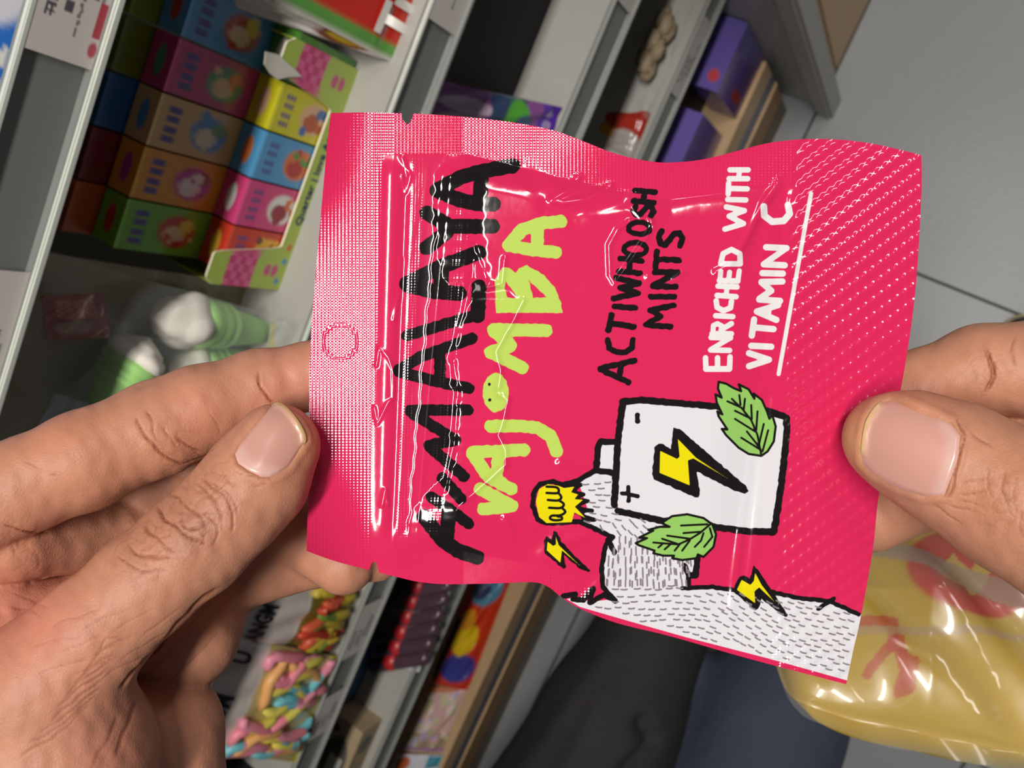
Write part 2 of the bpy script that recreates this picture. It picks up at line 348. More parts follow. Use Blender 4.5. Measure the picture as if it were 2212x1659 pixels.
# --- clear bag of green cone marshmallows
cb = empty('marshmallow_bag', (-.2, .37, SB)); tag(cb, 'clear bag of green and white cone marshmallows next to the lime tray', 'candy bag')
bagf, _ = quad_bag('clear_film', (-.375, .345, SB + .002), (-.142, .342, SB + .002), (-.118, .372, 1.135), (-.36, .375, 1.135), .014, lambda u, v: flat(u, (210, 215, 210)), MT['clear'], n=60, wav=.004, power=.35, seed=4); adopt(bagf, cb)
gm = mat('marsh_green', (176, 232, 136), .75, noise=.06, sss=.15); wm = mat('marsh_white', (246, 238, 226), .7, sss=.15)
def cone(tipp, topp, r):
    """fluted green cone with a swirled white top; tip and top centre in world"""
    tipp, topp = np.array(tipp), np.array(topp); ax = topp - tipp; Lh = np.linalg.norm(ax); ax /= Lh
    a = np.cross(ax, [0, 1, 0]); a /= np.linalg.norm(a); b = np.cross(ax, a)
    def rev(name, prof, m, swirl=0.):
        V = []; n = 40
        for t, rr in prof:
            for k in range(n):
                th = 2 * math.pi * k / n; q = rr * (1 + swirl * math.sin(4 * th + t * 9))
                V.append(tipp + ax * Lh * t + (a * math.cos(th) + b * math.sin(th)) * q)
        Fc = [[i * n + k, i * n + (k + 1) % n, (i + 1) * n + (k + 1) % n, (i + 1) * n + k] for i in range(len(prof) - 1) for k in range(n)] + [list(range(n))[::-1], [(len(prof) - 1) * n + k for k in range(n)]]
        return mesh_obj(name, V, Fc, m, smooth=True)
    gprof = [(0, r * .15), (.05, r * .35), (.35, r * .62), (.55, r * .78), (.60, r * .92), (.64, r * .80), (.68, r * .95), (.73, r * .84), (.78, r * .98), (.86, r * 1.0), (.88, r * .9)]
    root = rev('marshmallow', gprof, gm)
    wprof = [(.84, r * .8), (.88, r * 1.04), (.95, r * 1.08), (1.02, r * .95), (1.06, r * .75), (1.10, r * .72), (1.15, r * .45), (1.2, r * .18), (1.23, r * .03)]
    wt = rev('cream_swirl', wprof, wm, .10); wt.parent = root
    return root
def pY(x, y, Y): return onY(x, y, Y)
mg = 'green and white cone marshmallows'
for i, (tip, top, r, lab) in enumerate([((600, 722), (385, 690), .0108, 'upright green cone marshmallow nearest the lime tray'), ((560, 775), (405, 805), .0105, 'green cone marshmallow lying just above the index finger'),
                                       ((195, 905), (300, 762), .0115, 'green cone marshmallow tilted to the bag bottom, white top up'), ]):
    o = cone(pY(*tip, .366), pY(*top, .366), r * 1.5); tag(o, lab, 'marshmallow', mg)
# printed red label and pale lower seal behind the film
lc = lambda u, v: rgbmix(flat(u, (150, 60, 48)), [(blob(u, v, .3, .6, .16, .3), (170, 130, 120)), (rect(u, v, .5, .9, .2, .8), (186, 76, 60)), (((np.sin(u * 60) * np.sin(v * 50)) > .3) * rect(u, v, .5, .9, .2, .8), (196, 150, 140))])
lb, _ = quad_bag('printed_label', pY(240, 730, .366), pY(225, 632, .366), pY(90, 640, .366), pY(100, 735, .366), .002, lc, n=40, wav=.001); adopt(lb, cb)
sl, _ = quad_bag('pale_seal', pY(655, 760, .350), pY(640, 690, .350), pY(585, 695, .356), pY(575, 770, .356), .001, lambda u, v: rgbmix(flat(u, (206, 212, 204)), [(rect(u, v, 0, 1, .8, 1), (214, 204, 140))]), n=20, seal=.01, wav=.0005); adopt(sl, cb)
sl, _ = quad_bag('pale_seal', pY(210, 960, .35), pY(190, 870, .35), pY(120, 850, .36), pY(60, 960, .36), .001, lambda u, v: flat(u, (176, 184, 178)), n=20, seal=.01, wav=.001); adopt(sl, cb)
dk = mat('dark_jelly', (110, 104, 72), .3, noise=.3, scale=60)
# dim snack bags behind
bb, _ = quad_bag('snack_bag', (-.40, .392, SB), (-.136, .392, SB), (-.13, .40, 1.13), (-.40, .40, 1.13), .010, lambda u, v: rgbmix(flat(u, (150, 134, 100)), [(blob(u, v, .35, .5, .2, .3), (96, 60, 60)), (blob(u, v, .75, .4, .12, .25), (88, 88, 52))]), n=40, seed=9)
tag(bb, 'dim olive snack bag behind the clear marshmallow bag', 'snack bag')

# --- top shelf: blue and white packet
pb, s = quad_bag('snack_packet', (-.12, .336, 1.185), (.06, .336, 1.185), (.06, .40, 1.33), (-.12, .40, 1.33), .006, lambda u, v: rgbmix(flat(u, (40, 108, 190)), [(blob(u, v, .62, .08, .09, .10), (206, 204, 214)), (rect(u, v, .82, 1, 0, .2), (210, 210, 220)), (rect(u, v, 0, .5, 0, .25) * ((np.sin(u * 95 + v * 20) > -.1)), (214, 214, 206))]), n=90, power=.4, wav=.0004)
tag(pb, 'blue and white packet on the top shelf at the picture edge', 'snack packet')

# --- third shelf: egg sweets bag, worm bags, black block added as shelf shade
bc = card_box('shade_block', (.045, .388, SCz), (.215, 0, 0), (0, .25, 0), (0, 0, .165), lambda f, u, v: flat(u, (26, 25, 25)), 6, MT['matte']); tag(bc, 'black block added as shade inside the third shelf beside the egg sweets bag', 'carton')  # added black block stands in for the shaded interior of this shelf
def eggcol(u, v):
    L = [(blob(u, v, .62, .72, .17, .18), (196, 172, 196)), (blob(u, v, .30, .66, .15, .2), (178, 156, 176)), (rect(u, v, -1, 2, .30, .56), (46, 66, 100)), (rect(u, v, -1, .35, .3, .5), (30, 60, 90)), (blob(u, v, .62, .36, .35, .09), (84, 176, 50)), (blob(u, v, .4, .28, .3, .08), (70, 96, 130)), (rect(u, v, -1, 2, -1, .16), (92, 48, 170)), (blob(u, v, .55, .08, .14, .04), (190, 170, 220)), (blob(u, v, .8, .08, .06, .03), (190, 170, 220)), (rect(u, v, -1, 2, .93, 2), (104, 50, 150))]
    return rgbmix(flat(u, (140, 80, 150)), L)
eb, _ = quad_bag('egg_sweets_bag', onZ(1175, 335, SCz + .002), onZ(1214, 232, SCz + .002), onY(930, 168, .392), onY(880, 260, .392), .010, eggcol, n=60, seed=5, power=.4)
tag(eb, 'purple bag of egg sweets with blue and green band behind the pink sachet', 'candy bag')
def wormbag(name, corners, worms, winA, winB, letters, lab, yellow, seed):
    def col(u, v):
        L = [(rect(u, v, -1, 2, winA, winB), worms[0]), (rect(u, v, -1, 2, -1, winA), yellow)]
        L.append((rect(u, v, .05, .95, winB + .03, .97), (200, 190, 182)))
        return rgbmix(flat(u, (214, 206, 196)), L)
    root, s = quad_bag(name, *corners, .010, col, n=50, seed=seed, wav=.001, power=.4, seal=.04)
    tag(root, lab, 'candy bag')
    r = np.random.default_rng(seed)
    ms = [mat('gummy', c, .35, noise=.05) for c in worms[1:]]
    for q in range(worms_n[seed]):
        u0 = r.uniform(.04, .96); v0 = r.uniform(winA + .05, winB - .05); ang = r.normal(2.0, .45); Lw = .40; nseg = 9; pts = []
        for t in np.linspace(-.5, .5, nseg):
            uu = u0 + math.cos(ang) * Lw * t * 1.3 + .03 * math.sin(t * 6 + q); vv = v0 + math.sin(ang) * Lw * t + .02 * math.cos(t * 7)
            uu = min(max(uu, .03), .97); vv = min(max(vv, winA), winB); pts.append(np.array(s(uu, vv, .001 + .001 * (q % 3))))
        # half dozen two-colour gummy worms drawn as tapered tubes
        V = []; Fcs = []; k = 8
        for i, p in enumerate(pts):
            t = pts[min(i + 1, nseg - 1)] - pts[max(i - 1, 0)]; t /= np.linalg.norm(t) + 1e-9; a = np.cross(t, [0, 0, 1.]); a /= np.linalg.norm(a) + 1e-9; b = np.cross(t, a)
            rr = .0052 * (1 - (abs(i - (nseg - 1) / 2) / ((nseg - 1) / 2)) ** 6 * .6) * (1 + .08 * (i % 2))
            V += [p + (a * math.cos(2 * math.pi * j / k) + b * math.sin(2 * math.pi * j / k)) * rr for j in range(k)]
        Fcs = [[i * k + j, i * k + (j + 1) % k, (i + 1) * k + (j + 1) % k, (i + 1) * k + j] for i in range(nseg - 1) for j in range(k)] + [list(range(k))[::-1], [(nseg - 1) * k + j for j in range(k)]]
        wo = mesh_obj('gummy_worm', V, Fcs, ms[q % len(ms)], smooth=True); me = wo.data; me.materials.append(ms[(q * 2 + 1) % len(ms)])
        for pi, p in enumerate(me.polygons): p.material_index = 1 if pi < (nseg - 1) * k // 2 else 0
        adopt(wo, root)
    for (t, u_, v_, m_) in letters: text_on('lettering', t, s, u_, v_, (.155, 0), (0, .17), m_, root, 1.0, .03)
    return root
worms_n = {11: 15, 12: 24}
# corners: bottom-left, bottom-right, top-right, top-left as read by someone facing the shelf
wormbag('gummy_worm_bag', (onZ(722, 1404, SCz + .003), onZ(790, 1235, SCz + .003), onY(585, 1190, .362), onY(490, 1382, .362)),
        [(120, 110, 40), (206, 90, 60), (196, 170, 60), (110, 130, 50), (190, 60, 40)], .10, .52, [('ANGM', .02, .78, INK['black']), ('C', .64, .78, INK['orange']), ('UM', .76, .78, INK['black'])], 'gummy worm bag with red and green worms, above the pastel worm bag', (206, 190, 40), 11)
wormbag('gummy_worm_bag', (onZ(642, 1648, SCz + .003), onZ(728, 1418, SCz + .003), onY(496, 1372, .362), onY(370, 1610, .362)),
        [(196, 176, 120), (240, 140, 156), (232, 216, 96), (240, 150, 170), (120, 196, 206), (238, 176, 110)], .07, .66, [('UM', .30, .80, INK['black']), ('U', .80, .80, INK['black'])], 'gummy worm bag with pastel pink, yellow and blue worms and yellow edge', (232, 214, 30), 12)
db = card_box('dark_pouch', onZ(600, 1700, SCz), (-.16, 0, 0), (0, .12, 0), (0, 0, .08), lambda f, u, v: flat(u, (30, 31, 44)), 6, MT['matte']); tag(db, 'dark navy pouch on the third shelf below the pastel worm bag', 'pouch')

# --- fourth shelf
dk2 = card_box('shade_block', (-.70, .392, SD), (.245, 0, 0), (0, .2, 0), (0, 0, .12), lambda f, u, v: rgbmix(flat(u, (54, 52, 48)), [(rect(u, v, .10, .42, .0, 1) * (f == 'front'), (28, 84, 128))]), 40, MT['matte']); tag(dk2, 'blue-striped dark block added as shelf shade behind the tube sweets packet', 'carton')  # added block, its dark colour stands for the unlit shelf behind the packet
tp = empty('tube_sweets_packet', onZ(880, 1350, SD)); tag(tp, 'clear packet of dark sweet tubes with red caps on white card', 'candy packet')
tc_ = [onZ(x, y, SD + .0008) for x, y in [(905, 1452), (985, 1215), (860, 1190), (770, 1420)]]
adopt(mesh_obj('backing_card', tc_ + [p - np.array([0, 0, .0007]) for p in tc_], [[0, 1, 2, 3], [7, 6, 5, 4], [0, 4, 5, 1], [1, 5, 6, 2], [2, 6, 7, 3], [3, 7, 4, 0]], mat('white_card', (226, 216, 222), .5)), tp)
tm = mat('dark_syrup', (84, 62, 72), .15, coat=.5, noise=.2, scale=90); rm = mat('red_cap', (196, 44, 52), .3)
for q in range(7):
    f_ = q / 6
    a0 = onZ(930 + 62 * f_, 1418 - 190 * f_, SD + .007); a1 = onZ(800 + 74 * f_, 1440 - 190 * f_, SD + .007); mid = onZ(845 + 70 * f_, 1428 - 195 * f_, SD + .009)
    def tube(p, q_, r0, r1, n=14):
        ax = q_ - p; Lh = np.linalg.norm(ax); ax /= Lh; a = np.cross(ax, [0, 0, 1]); a /= np.linalg.norm(a); b = np.cross(ax, a)
        pr = [(0, .3), (.03, .8), (.08, 1), (.5, 1), (.92, 1), (.97, .8), (1, .3)]
        V = [p + ax * Lh * t + (a * math.cos(2 * math.pi * k / n) + b * math.sin(2 * math.pi * k / n)) * (r0 + (r1 - r0) * t) * s_ for t, s_ in pr for k in range(n)]
        return V, [[i * n + k, i * n + (k + 1) % n, (i + 1) * n + (k + 1) % n, (i + 1) * n + k] for i in range(len(pr) - 1) for k in range(n)] + [list(range(n))[::-1], [6 * n + k for k in range(n)]]
    V, Fc = tube(a0, a1, .0095, .0100); t_ = mesh_obj('sweet_tube', V, Fc, tm, smooth=True); adopt(t_, tp)
    bm = bmesh.new(); bmesh.ops.create_uvsphere(bm, u_segments=14, v_segments=8, radius=.0125)
    for v in bm.verts: v.co.z *= .8; v.co += Vector(mid)
    V = [tuple(v.co) for v in bm.verts]; bm.verts.index_update(); Fc = [[v.index for v in f.verts] for f in bm.faces]; bm.free()
    adopt(mesh_obj('red_cap', V, Fc, rm, smooth=True), t_)
fl_, _ = quad_bag('clear_wrap', *[p + np.array([0, 0, .004]) for p in tc_], .013, lambda u, v: flat(u, (220, 220, 220)), MT['clear'], n=40, wav=.001, back=False); adopt(fl_, tp)
cbx = card_box('kraft_box', (-.80, .345, SD), (.112, 0, 0), (0, .06, 0), (0, 0, .045), lambda f, u, v: rgbmix(flat(u, (178, 156, 122)), [(blob(u, v, .86, .7, .06, .2) * (f == 'top'), (30, 28, 26)), (blob(u, v, .5, .4, .3, .3) * (f == 'top'), (84, 80, 74)), (rect(u, v, .3, .55, .2, .5) * (f == 'top'), (206, 204, 190)), (blob(u, v, .75, .5, .12, .3) * (f == 'front'), (110, 112, 108))]), 40, MT['matte'])
tag(cbx, 'kraft card box with dark print beside the bare fourth shelf', 'box')
rb, s = quad_bag('candy_bag', onZ(1365, 345, SD + .003), onZ(1405, 245, SD + .003), onY(1290, 175, .43), onY(1230, 290, .43), .014, lambda u, v: rgbmix(flat(u, (176, 50, 38)), [(blob(u, v, .15, .55, .3, .4), (232, 150, 40)), (blob(u, v, .2, .15, .3, .2), (180, 172, 165)), (blob(u, v, .1, .8, .15, .12), (226, 206, 60)), (rect(u, v, .6, 1, .7, 1), (110, 24, 28))]), n=50, seed=21, power=.4); tag(rb, 'red and orange candy bag on the fourth shelf behind the sachet edge', 'candy bag')
nb_ = empty('nut_bag', (.16, .38, SD)); tag(nb_, 'clear bag with pale beige twists on the fourth shelf', 'snack bag')
wr, _ = quad_bag('clear_wrap', onZ(1400, 260, SD + .002), onZ(1500, 10, SD + .002), onY(1395, -20, .42), onY(1300, 170, .42), .022, lambda u, v: flat(u, (210, 210, 206)), MT['clear'], n=50, wav=.003, power=.4, seed=22); adopt(wr, nb_)
bk, _ = quad_bag('grey_liner', onZ(1392, 262, SD), onZ(1492, 12, SD), onY(1385, -15, .435), onY(1290, 172, .435), .003, lambda u, v: rgbmix(flat(u, (128, 122, 118)), [(blob(u, v, .45, .5, .2, .2), (176, 156, 136)), (blob(u, v, .2, .6, .15, .3), (60, 54, 50))]), n=40, wav=.001, seed=23); adopt(bk, nb_)
tw_ = mat('beige_twist', (150, 132, 106), .6, noise=.15, scale=80)
for q in range(9):
    p = onZ(1432 - q * 7 + (q % 3) * 12, 40 + q * 14, SD + .018 + .004 * (q % 2)); bm = bmesh.new(); bmesh.ops.create_icosphere(bm, subdivisions=2, radius=.010)
    for v in bm.verts: v.co = Vector((v.co.x * 1.3, v.co.y * .8, v.co.z * .6)) * (1 + .2 * math.sin(v.co.x * 900 + q)) + Vector(p)
    V = [tuple(v.co) for v in bm.verts]; bm.verts.index_update(); Fc = [[v.index for v in f.verts] for f in bm.faces]; bm.free()
    adopt(mesh_obj('twist_piece', V, Fc, tw_, smooth=True), nb_)

# --- bottom deck
pc = lambda c, t: (lambda f, u, v: rgbmix(flat(u, c), [(blob(u, v, .2, .35, .09, .2) * (f in ('front', 'top')), (206, 70, 80)), (rect(u, v, 0, 1, 0, .08) * (f == 'front'), (190, 130, 150)), (rect(u, v, -1, 2, .9, 2) * (f == 'top'), t)]))
for i, (x0, x1, y0, z1, lb_) in enumerate([(.187, .272, .318, .335, 'purple box on the bottom deck nearest the pale side panel'), (.055, .160, .325, .325, 'purple box on the bottom deck half hidden by the sachet edge')]):
    o = card_box('purple_box', (x0, y0, SE + .001), (x1 - x0, 0, 0), (0, .036, 0), (0, 0, z1 - SE), pc((108, 92, 176), (96, 80, 160)), 30); tag(o, lb_, 'box', 'purple boxes on the bottom deck')
dkb = card_box('dark_carton', (-.05, .366, SE), (.305, 0, 0), (0, .2, 0), (0, 0, .10), lambda f, u, v: rgbmix(flat(u, (50, 44, 40)), [(rect(u, v, .8, 1, 0, 1), (120, 98, 56))]), 20, MT['matte']); tag(dkb, 'dark brown carton behind the purple boxes', 'carton')
cy, s = quad_bag('candy_bag', onZ(1010, 1492, SE + .003), onZ(1110, 1235, SE + .003), onY(1030, 1235, .385), onY(925, 1475, .385), .010, lambda u, v: rgbmix(flat(u, (214, 58, 30)), [(blob(u, v, .18, .45, .13, .42), (62, 66, 150)), (blob(u, v, .43, .55, .14, .30), (234, 196, 30)), (blob(u, v, .6, .7, .09, .22), (226, 150, 40)), (blob(u, v, .86, .5, .14, .4), (80, 140, 170)), (blob(u, v, .84, .6, .07, .2), (60, 66, 100)), (rect(u, v, .05, .6, .85, 1), (60, 30, 40))]), n=70, seed=31, power=.4)
tag(cy, 'red candy bag with blue and yellow print on the bottom deck', 'candy bag')
def floral(u, v):
    r = np.random.default_rng(5); L = [(rect(u, v, .0, .3, -1, 2), (170, 150, 120))]
    for _ in range(50): L.append((blob(u, v, r.uniform(.05, .95), r.uniform(.05, .95), r.uniform(.03, .09), r.uniform(.03, .09), .6), [(226, 176, 170), (206, 200, 160), (190, 170, 210), (236, 214, 206), (176, 190, 130)][r.integers(5)]))
    L += [(rect(u, v, -1, .07, -1, 2), (170, 130, 160)), (rect(u, v, .93, 2, -1, 2), (206, 130, 96))]
    return rgbmix(flat(u, (216, 176, 170)), L)
fp, _ = quad_bag('floral_packet', onZ(955, 1625, SE + .003), onZ(1015, 1478, SE + .003), onY(925, 1485, .385), onY(860, 1620, .385), .008, floral, n=60, seed=33, power=.4); tag(fp, 'pale pink floral patterned packet on the bottom deck', 'candy packet')
wp, _ = quad_bag('white_packet', onZ(900, 1760, SE + .003), onZ(958, 1632, SE + .003), onY(860, 1628, .385), onY(795, 1760, .385), .008, lambda u, v: rgbmix(flat(u, (214, 216, 224)), [(rect(u, v, .8, 1, 0, .3), (70, 150, 170)), (blob(u, v, .85, .8, .12, .15), (190, 90, 50)), (rect(u, v, .5, 1, .6, 1) * (u < .75), (70, 40, 34))]), n=40, seed=34, power=.4); tag(wp, 'white and blue packet at the lower picture edge on the bottom deck', 'candy packet')

# ================================================================== CLOSED SURFACES FROM ROUNDED, TAPERED BONES (one continuous skin)
def round_cone(P, a, b, r1, r2):
    ba = b - a; l2 = ba @ ba; rr = r1 - r2; a2 = l2 - rr * rr; il2 = 1. / l2
    pa = P - a; y = pa @ ba; z = y - l2; t = pa * l2 - y[:, None] * ba; x2 = (t * t).sum(1); y2 = y * y * l2; z2 = z * z * l2
    k = np.sign(rr) * rr * rr * x2
    d = (np.sqrt(x2 * a2 * il2) + y * rr) * il2 - r1
    m1 = np.sign(z) * a2 * z2 > k; m2 = np.sign(y) * a2 * y2 < k
    d = np.where(m2, np.sqrt(x2 + y2) * il2 - r1, d); return np.where(m1, np.sqrt(x2 + z2) * il2 - r2, d)
def smin(a, b, k): h = np.clip(.5 + .5 * (b - a) / k, 0, 1); return b * (1 - h) + a * h - k * h * (1 - h)
def chain_sdf(P, nodes, k=.5):
    d = None
    for (p, r), (q, s) in zip(nodes[:-1], nodes[1:]):
        p, q = np.array(p, float), np.array(q, float)
        if abs(r - s) >= np.linalg.norm(q - p): e = np.linalg.norm(P - (p if r > s else q), axis=1) - max(r, s)
        else: e = round_cone(P, p, q, r, s)
        d = e if d is None else smin(d, e, k)
    return d
def surface_nets(sdf, lo, hi, h):
    lo = np.array(lo, float); n = np.ceil((np.array(hi) - lo) / h).astype(int) + 1
    ax = [lo[i] + h * np.arange(n[i]) for i in range(3)]
    val = np.empty(n, np.float32)
    for i in range(n[0]):                                         # slab by slab
        yy, zz = np.meshgrid(ax[1], ax[2], indexing='ij'); P = np.stack([np.full(yy.size, ax[0][i]), yy.ravel(), zz.ravel()], 1); val[i] = sdf(P).reshape(n[1], n[2])
    s = val < 0; cs = [s[a:n[0] - 1 + a, b:n[1] - 1 + b, c:n[2] - 1 + c] for a in (0, 1) for b in (0, 1) for c in (0, 1)]
    cnt = sum(c.astype(np.int8) for c in cs); cell = (cnt > 0) & (cnt < 8); idx = -np.ones(cell.shape, np.int64); ci = np.argwhere(cell); idx[cell] = np.arange(len(ci))
    acc = np.zeros((len(ci), 3)); num = np.zeros(len(ci)); corners = [(a, b, c) for a in (0, 1) for b in (0, 1) for c in (0, 1)]
    for i, c0 in enumerate(corners):
        for j, c1 in enumerate(corners):
            if j <= i or sum(abs(x - y) for x, y in zip(c0, c1)) != 1: continue
            v0 = val[ci[:, 0] + c0[0], ci[:, 1] + c0[1], ci[:, 2] + c0[2]]; v1 = val[ci[:, 0] + c1[0], ci[:, 1] + c1[1], ci[:, 2] + c1[2]]
            m = (v0 < 0) != (v1 < 0); t = np.where(m, v0 / np.where(m, v0 - v1, 1), 0)
            acc += np.where(m[:, None], np.array(c0) + t[:, None] * (np.array(c1) - np.array(c0)), 0); num += m
    V = lo + h * (ci + acc / num[:, None]); Q = []
    for axis in range(3):
        o1, o2 = [(1, 2), (2, 0), (0, 1)][axis]
        sl0 = [slice(0, n[k] - 1) for k in range(3)]; a = s[tuple(sl0)]; sl1 = list(sl0); sl1[axis] = slice(1, n[axis]); b = s[tuple(sl1)]
        e = np.argwhere(a != b); e = e[(e[:, o1] > 0) & (e[:, o2] > 0)]; inside = a[e[:, 0], e[:, 1], e[:, 2]]
        d1 = np.zeros(3, int); d1[o1] = 1; d2 = np.zeros(3, int); d2[o2] = 1
        g = lambda q: idx[q[:, 0], q[:, 1], q[:, 2]]
        quad = np.stack([g(e - d1 - d2), g(e - d2), g(e), g(e - d1)], 1); quad[~inside] = quad[~inside][:, ::-1]; Q.append(quad)
    Q = np.vstack(Q); Q = Q[(Q >= 0).all(1)]; return V, Q
def subdivide(V, Q, levels=1, smooth=2):
    me = bpy.data.meshes.new('tmp'); me.from_pydata(V.tolist(), [], Q.tolist()); me.update(); o = bpy.data.objects.new('tmp', me); COL.objects.link(o)
    s = o.modifiers.new('s', 'SMOOTH'); s.iterations = smooth; s.factor = .5
    if levels: m = o.modifiers.new('m', 'SUBSURF'); m.levels = levels; m.render_levels = levels
    dg = bpy.context.evaluated_depsgraph_get(); e = bpy.data.meshes.new_from_object(o.evaluated_get(dg)); bpy.data.objects.remove(o); return e
def verts_of(me): a = np.empty(len(me.vertices) * 3); me.vertices.foreach_get('co', a); return a.reshape(-1, 3)
def normals_of(me): a = np.empty(len(me.vertices) * 3, np.float32); me.vertices.foreach_get('vector', a) if False else me.vertices.foreach_get('normal', a); return a.reshape(-1, 3).astype(float)
def to_world(P): return CAM + P @ M.T
def seg_dist(px, py, pts):
    """distance from arrays px,py to an open polyline"""
    d = np.full(px.shape, 1e9)
    for (x0, y0), (x1, y1) in zip(pts[:-1], pts[1:]):
        dx, dy = x1 - x0, y1 - y0; L = dx * dx + dy * dy + 1e-9; t = np.clip(((px - x0) * dx + (py - y0) * dy) / L, 0, 1)
        d = np.minimum(d, np.hypot(px - x0 - t * dx, py - y0 - t * dy))
    return d
def poly_sdf(px, py, pts):
    d = seg_dist(px, py, list(pts) + [pts[0]]); ins = np.zeros(px.shape, bool); n = len(pts)
    for i in range(n):
        x0, y0 = pts[i]; x1, y1 = pts[(i + 1) % n]
        if y0 == y1: continue
        c = ((y0 > py) != (y1 > py)) & (px < (x1 - x0) * (py - y0) / (y1 - y0) + x0); ins ^= c
    return np.where(ins, -d, d)
def curve(pts, step=6., closed=False):
    """Catmull-Rom through pts"""
    p = [np.array(q, float) for q in pts]; n = len(p); out = []
    g = (lambda i: p[i % n]) if closed else (lambda i: p[min(max(i, 0), n - 1)])
    for i in range(n if closed else n - 1):
        a, b, c, d = g(i - 1), g(i), g(i + 1), g(i + 2); k = max(2, int(np.linalg.norm(c - b) / step))
        for t in np.arange(k) / k: out.append(.5 * ((2 * b) + (c - a) * t + (2 * a - 5 * b + 4 * c - d) * t * t + (3 * b - a - 3 * c + d) * t ** 3))
    if not closed: out.append(p[-1])
    return np.array(out)

# ================================================================== PEOPLE AND THINGS LOWER DOWN
def body(name, chains, h, lab, cat, m, colfn=None, k=.02, smooth=3, sub=1):
    allp = np.array([p for c in chains for p, r in c]); rm_ = max(r for c in chains for p, r in c)
    def sdf(P):
        d = None
        for c in chains: e = chain_sdf(P, c, k); d = e if d is None else smin(d, e, k)
        return d
    V, Q = surface_nets(sdf, allp.min(0) - rm_ - .02, allp.max(0) + rm_ + .02, h); me = subdivide(V, Q, sub, smooth); me.name = name
    P = verts_of(me)
    if colfn is not None:
        a = me.color_attributes.new('Col', 'FLOAT_COLOR', 'POINT'); c = np.ones((len(P), 4), np.float32); c[:, :3] = colfn(P); a.data.foreach_set('color', c.ravel())
    me.materials.clear(); me.materials.append(m); me.polygons.foreach_set('use_smooth', [True] * len(me.polygons))
    o = bpy.data.objects.new(name, me); COL.objects.link(o)
    if lab: tag(o, lab, cat)
    return o
def fabcol(P):
    C = np.tile(lin((58, 66, 84)), (len(P), 1)); sk = (P[:, 2] > 1.26); C[sk] = lin((170, 120, 95)); sh = P[:, 2] < .09; C[sh] = lin((40, 38, 40)); to = (P[:, 0] < -.86) & (P[:, 2] > .62) & ~sk; C[to] = lin((36, 34, 36)); return C
jm = mat('denim_cloth', attr=True, rough=.85, noise=.12, scale=30, bump=.0015, bscale=60)
person = body('person', [
    [((-.30, -.09, .05), .045), ((-.45, -.09, .06), .05), ((-.47, -.09, .10), .05), ((-.40, -.06, .40), .075), ((-.66, -.09, .48), .11), ((-.98, -.06, .62), .15)],
    [((-.32, .11, .05), .045), ((-.47, .11, .06), .05), ((-.49, .11, .10), .05), ((-.43, .085, .40), .050), ((-.66, .08, .50), .06), ((-.98, .06, .62), .13)],
    [((-.98, 0, .62), .17), ((-1.0, 0, .85), .16), ((-.98, 0, 1.12), .16), ((-.97, 0, 1.26), .06), ((-.95, 0, 1.36), .075), ((-.94, 0, 1.44), .092)],
    [((-.98, .16, 1.12), .06), ((-.90, .24, .90), .05), ((-.72, .16, .74), .04), ((-.66, .13, .72), .035)], [((-.98, -.17, 1.12), .06), ((-.92, -.26, .90), .05), ((-.74, -.18, .72), .04), ((-.68, -.15, .70), .035)]],
    .022, 'person in blue jeans crouching beside the shelves, knees toward the floor', 'person', jm, fabcol)
coat = body('coat', [[((-.385, .095, .43), .060), ((-.50, .09, .475), .078), ((-.66, .075, .56), .105), ((-.9, .05, .70), .15)], [((-.40, .10, .42), .055), ((-.46, .10, .26), .055)]], .014, None, None, mat('black_coat_cloth', (40, 38, 38), .8, noise=.15, scale=25, bump=.002, bscale=30))
me = coat.data; P = verts_of(me); N_ = normals_of(me)
cr = np.exp(-(seg_dist(P[:, 0], P[:, 1], [(-.455, .055), (-.47, .035), (-.50, .045)]) / .006) ** 2) * (P[:, 2] > .42) * .012
for x0, x1 in (((-.42, .12), (-.60, .14)), ((-.45, .10), (-.66, .09))): cr -= np.exp(-(seg_dist(P[:, 0], P[:, 1], [x0, x1]) / .012) ** 2) * .004
me.vertices.foreach_set('co', (P - N_ * cr[:, None]).ravel()); me.update(); coat.parent = person

def shoe(ox, oy, rz, c, lab, toe=(200, 184, 140)):
    s = body('shoe', [[((0, 0, .035), .034), ((0, -.08, .042), .040), ((0, -.18, .055), .036), ((0, -.20, .09), .036)]], .012, lab, 'shoe', mat('shoe_leather', c, .6, noise=.1), smooth=2)
    sol = body('sole', [[((0, 0, .012), .037), ((0, -.09, .012), .042), ((0, -.2, .012), .036)]], .012, None, None, mat('shoe_sole', toe, .7), smooth=1)
    for o in (s, sol):
        P = verts_of(o.data); P[:, 2] = np.clip(P[:, 2], 0.0006, 99 if o is s else .022); cz, sz = math.cos(rz), math.sin(rz)
        X = P[:, 0] * cz - P[:, 1] * sz + ox; Y = P[:, 0] * sz + P[:, 1] * cz + oy; o.data.vertices.foreach_set('co', np.stack([X, Y, P[:, 2]], 1).ravel()); o.data.update()
    sol.parent = s
shoe(.075, -.135, -.25, (78, 64, 62), 'dark brown shoe on the grey floor at the right picture edge')
shoe(.215, -.140, -.1, (46, 44, 50), 'black shoe with beige sole at the right picture edge, farther up', (205, 190, 140))

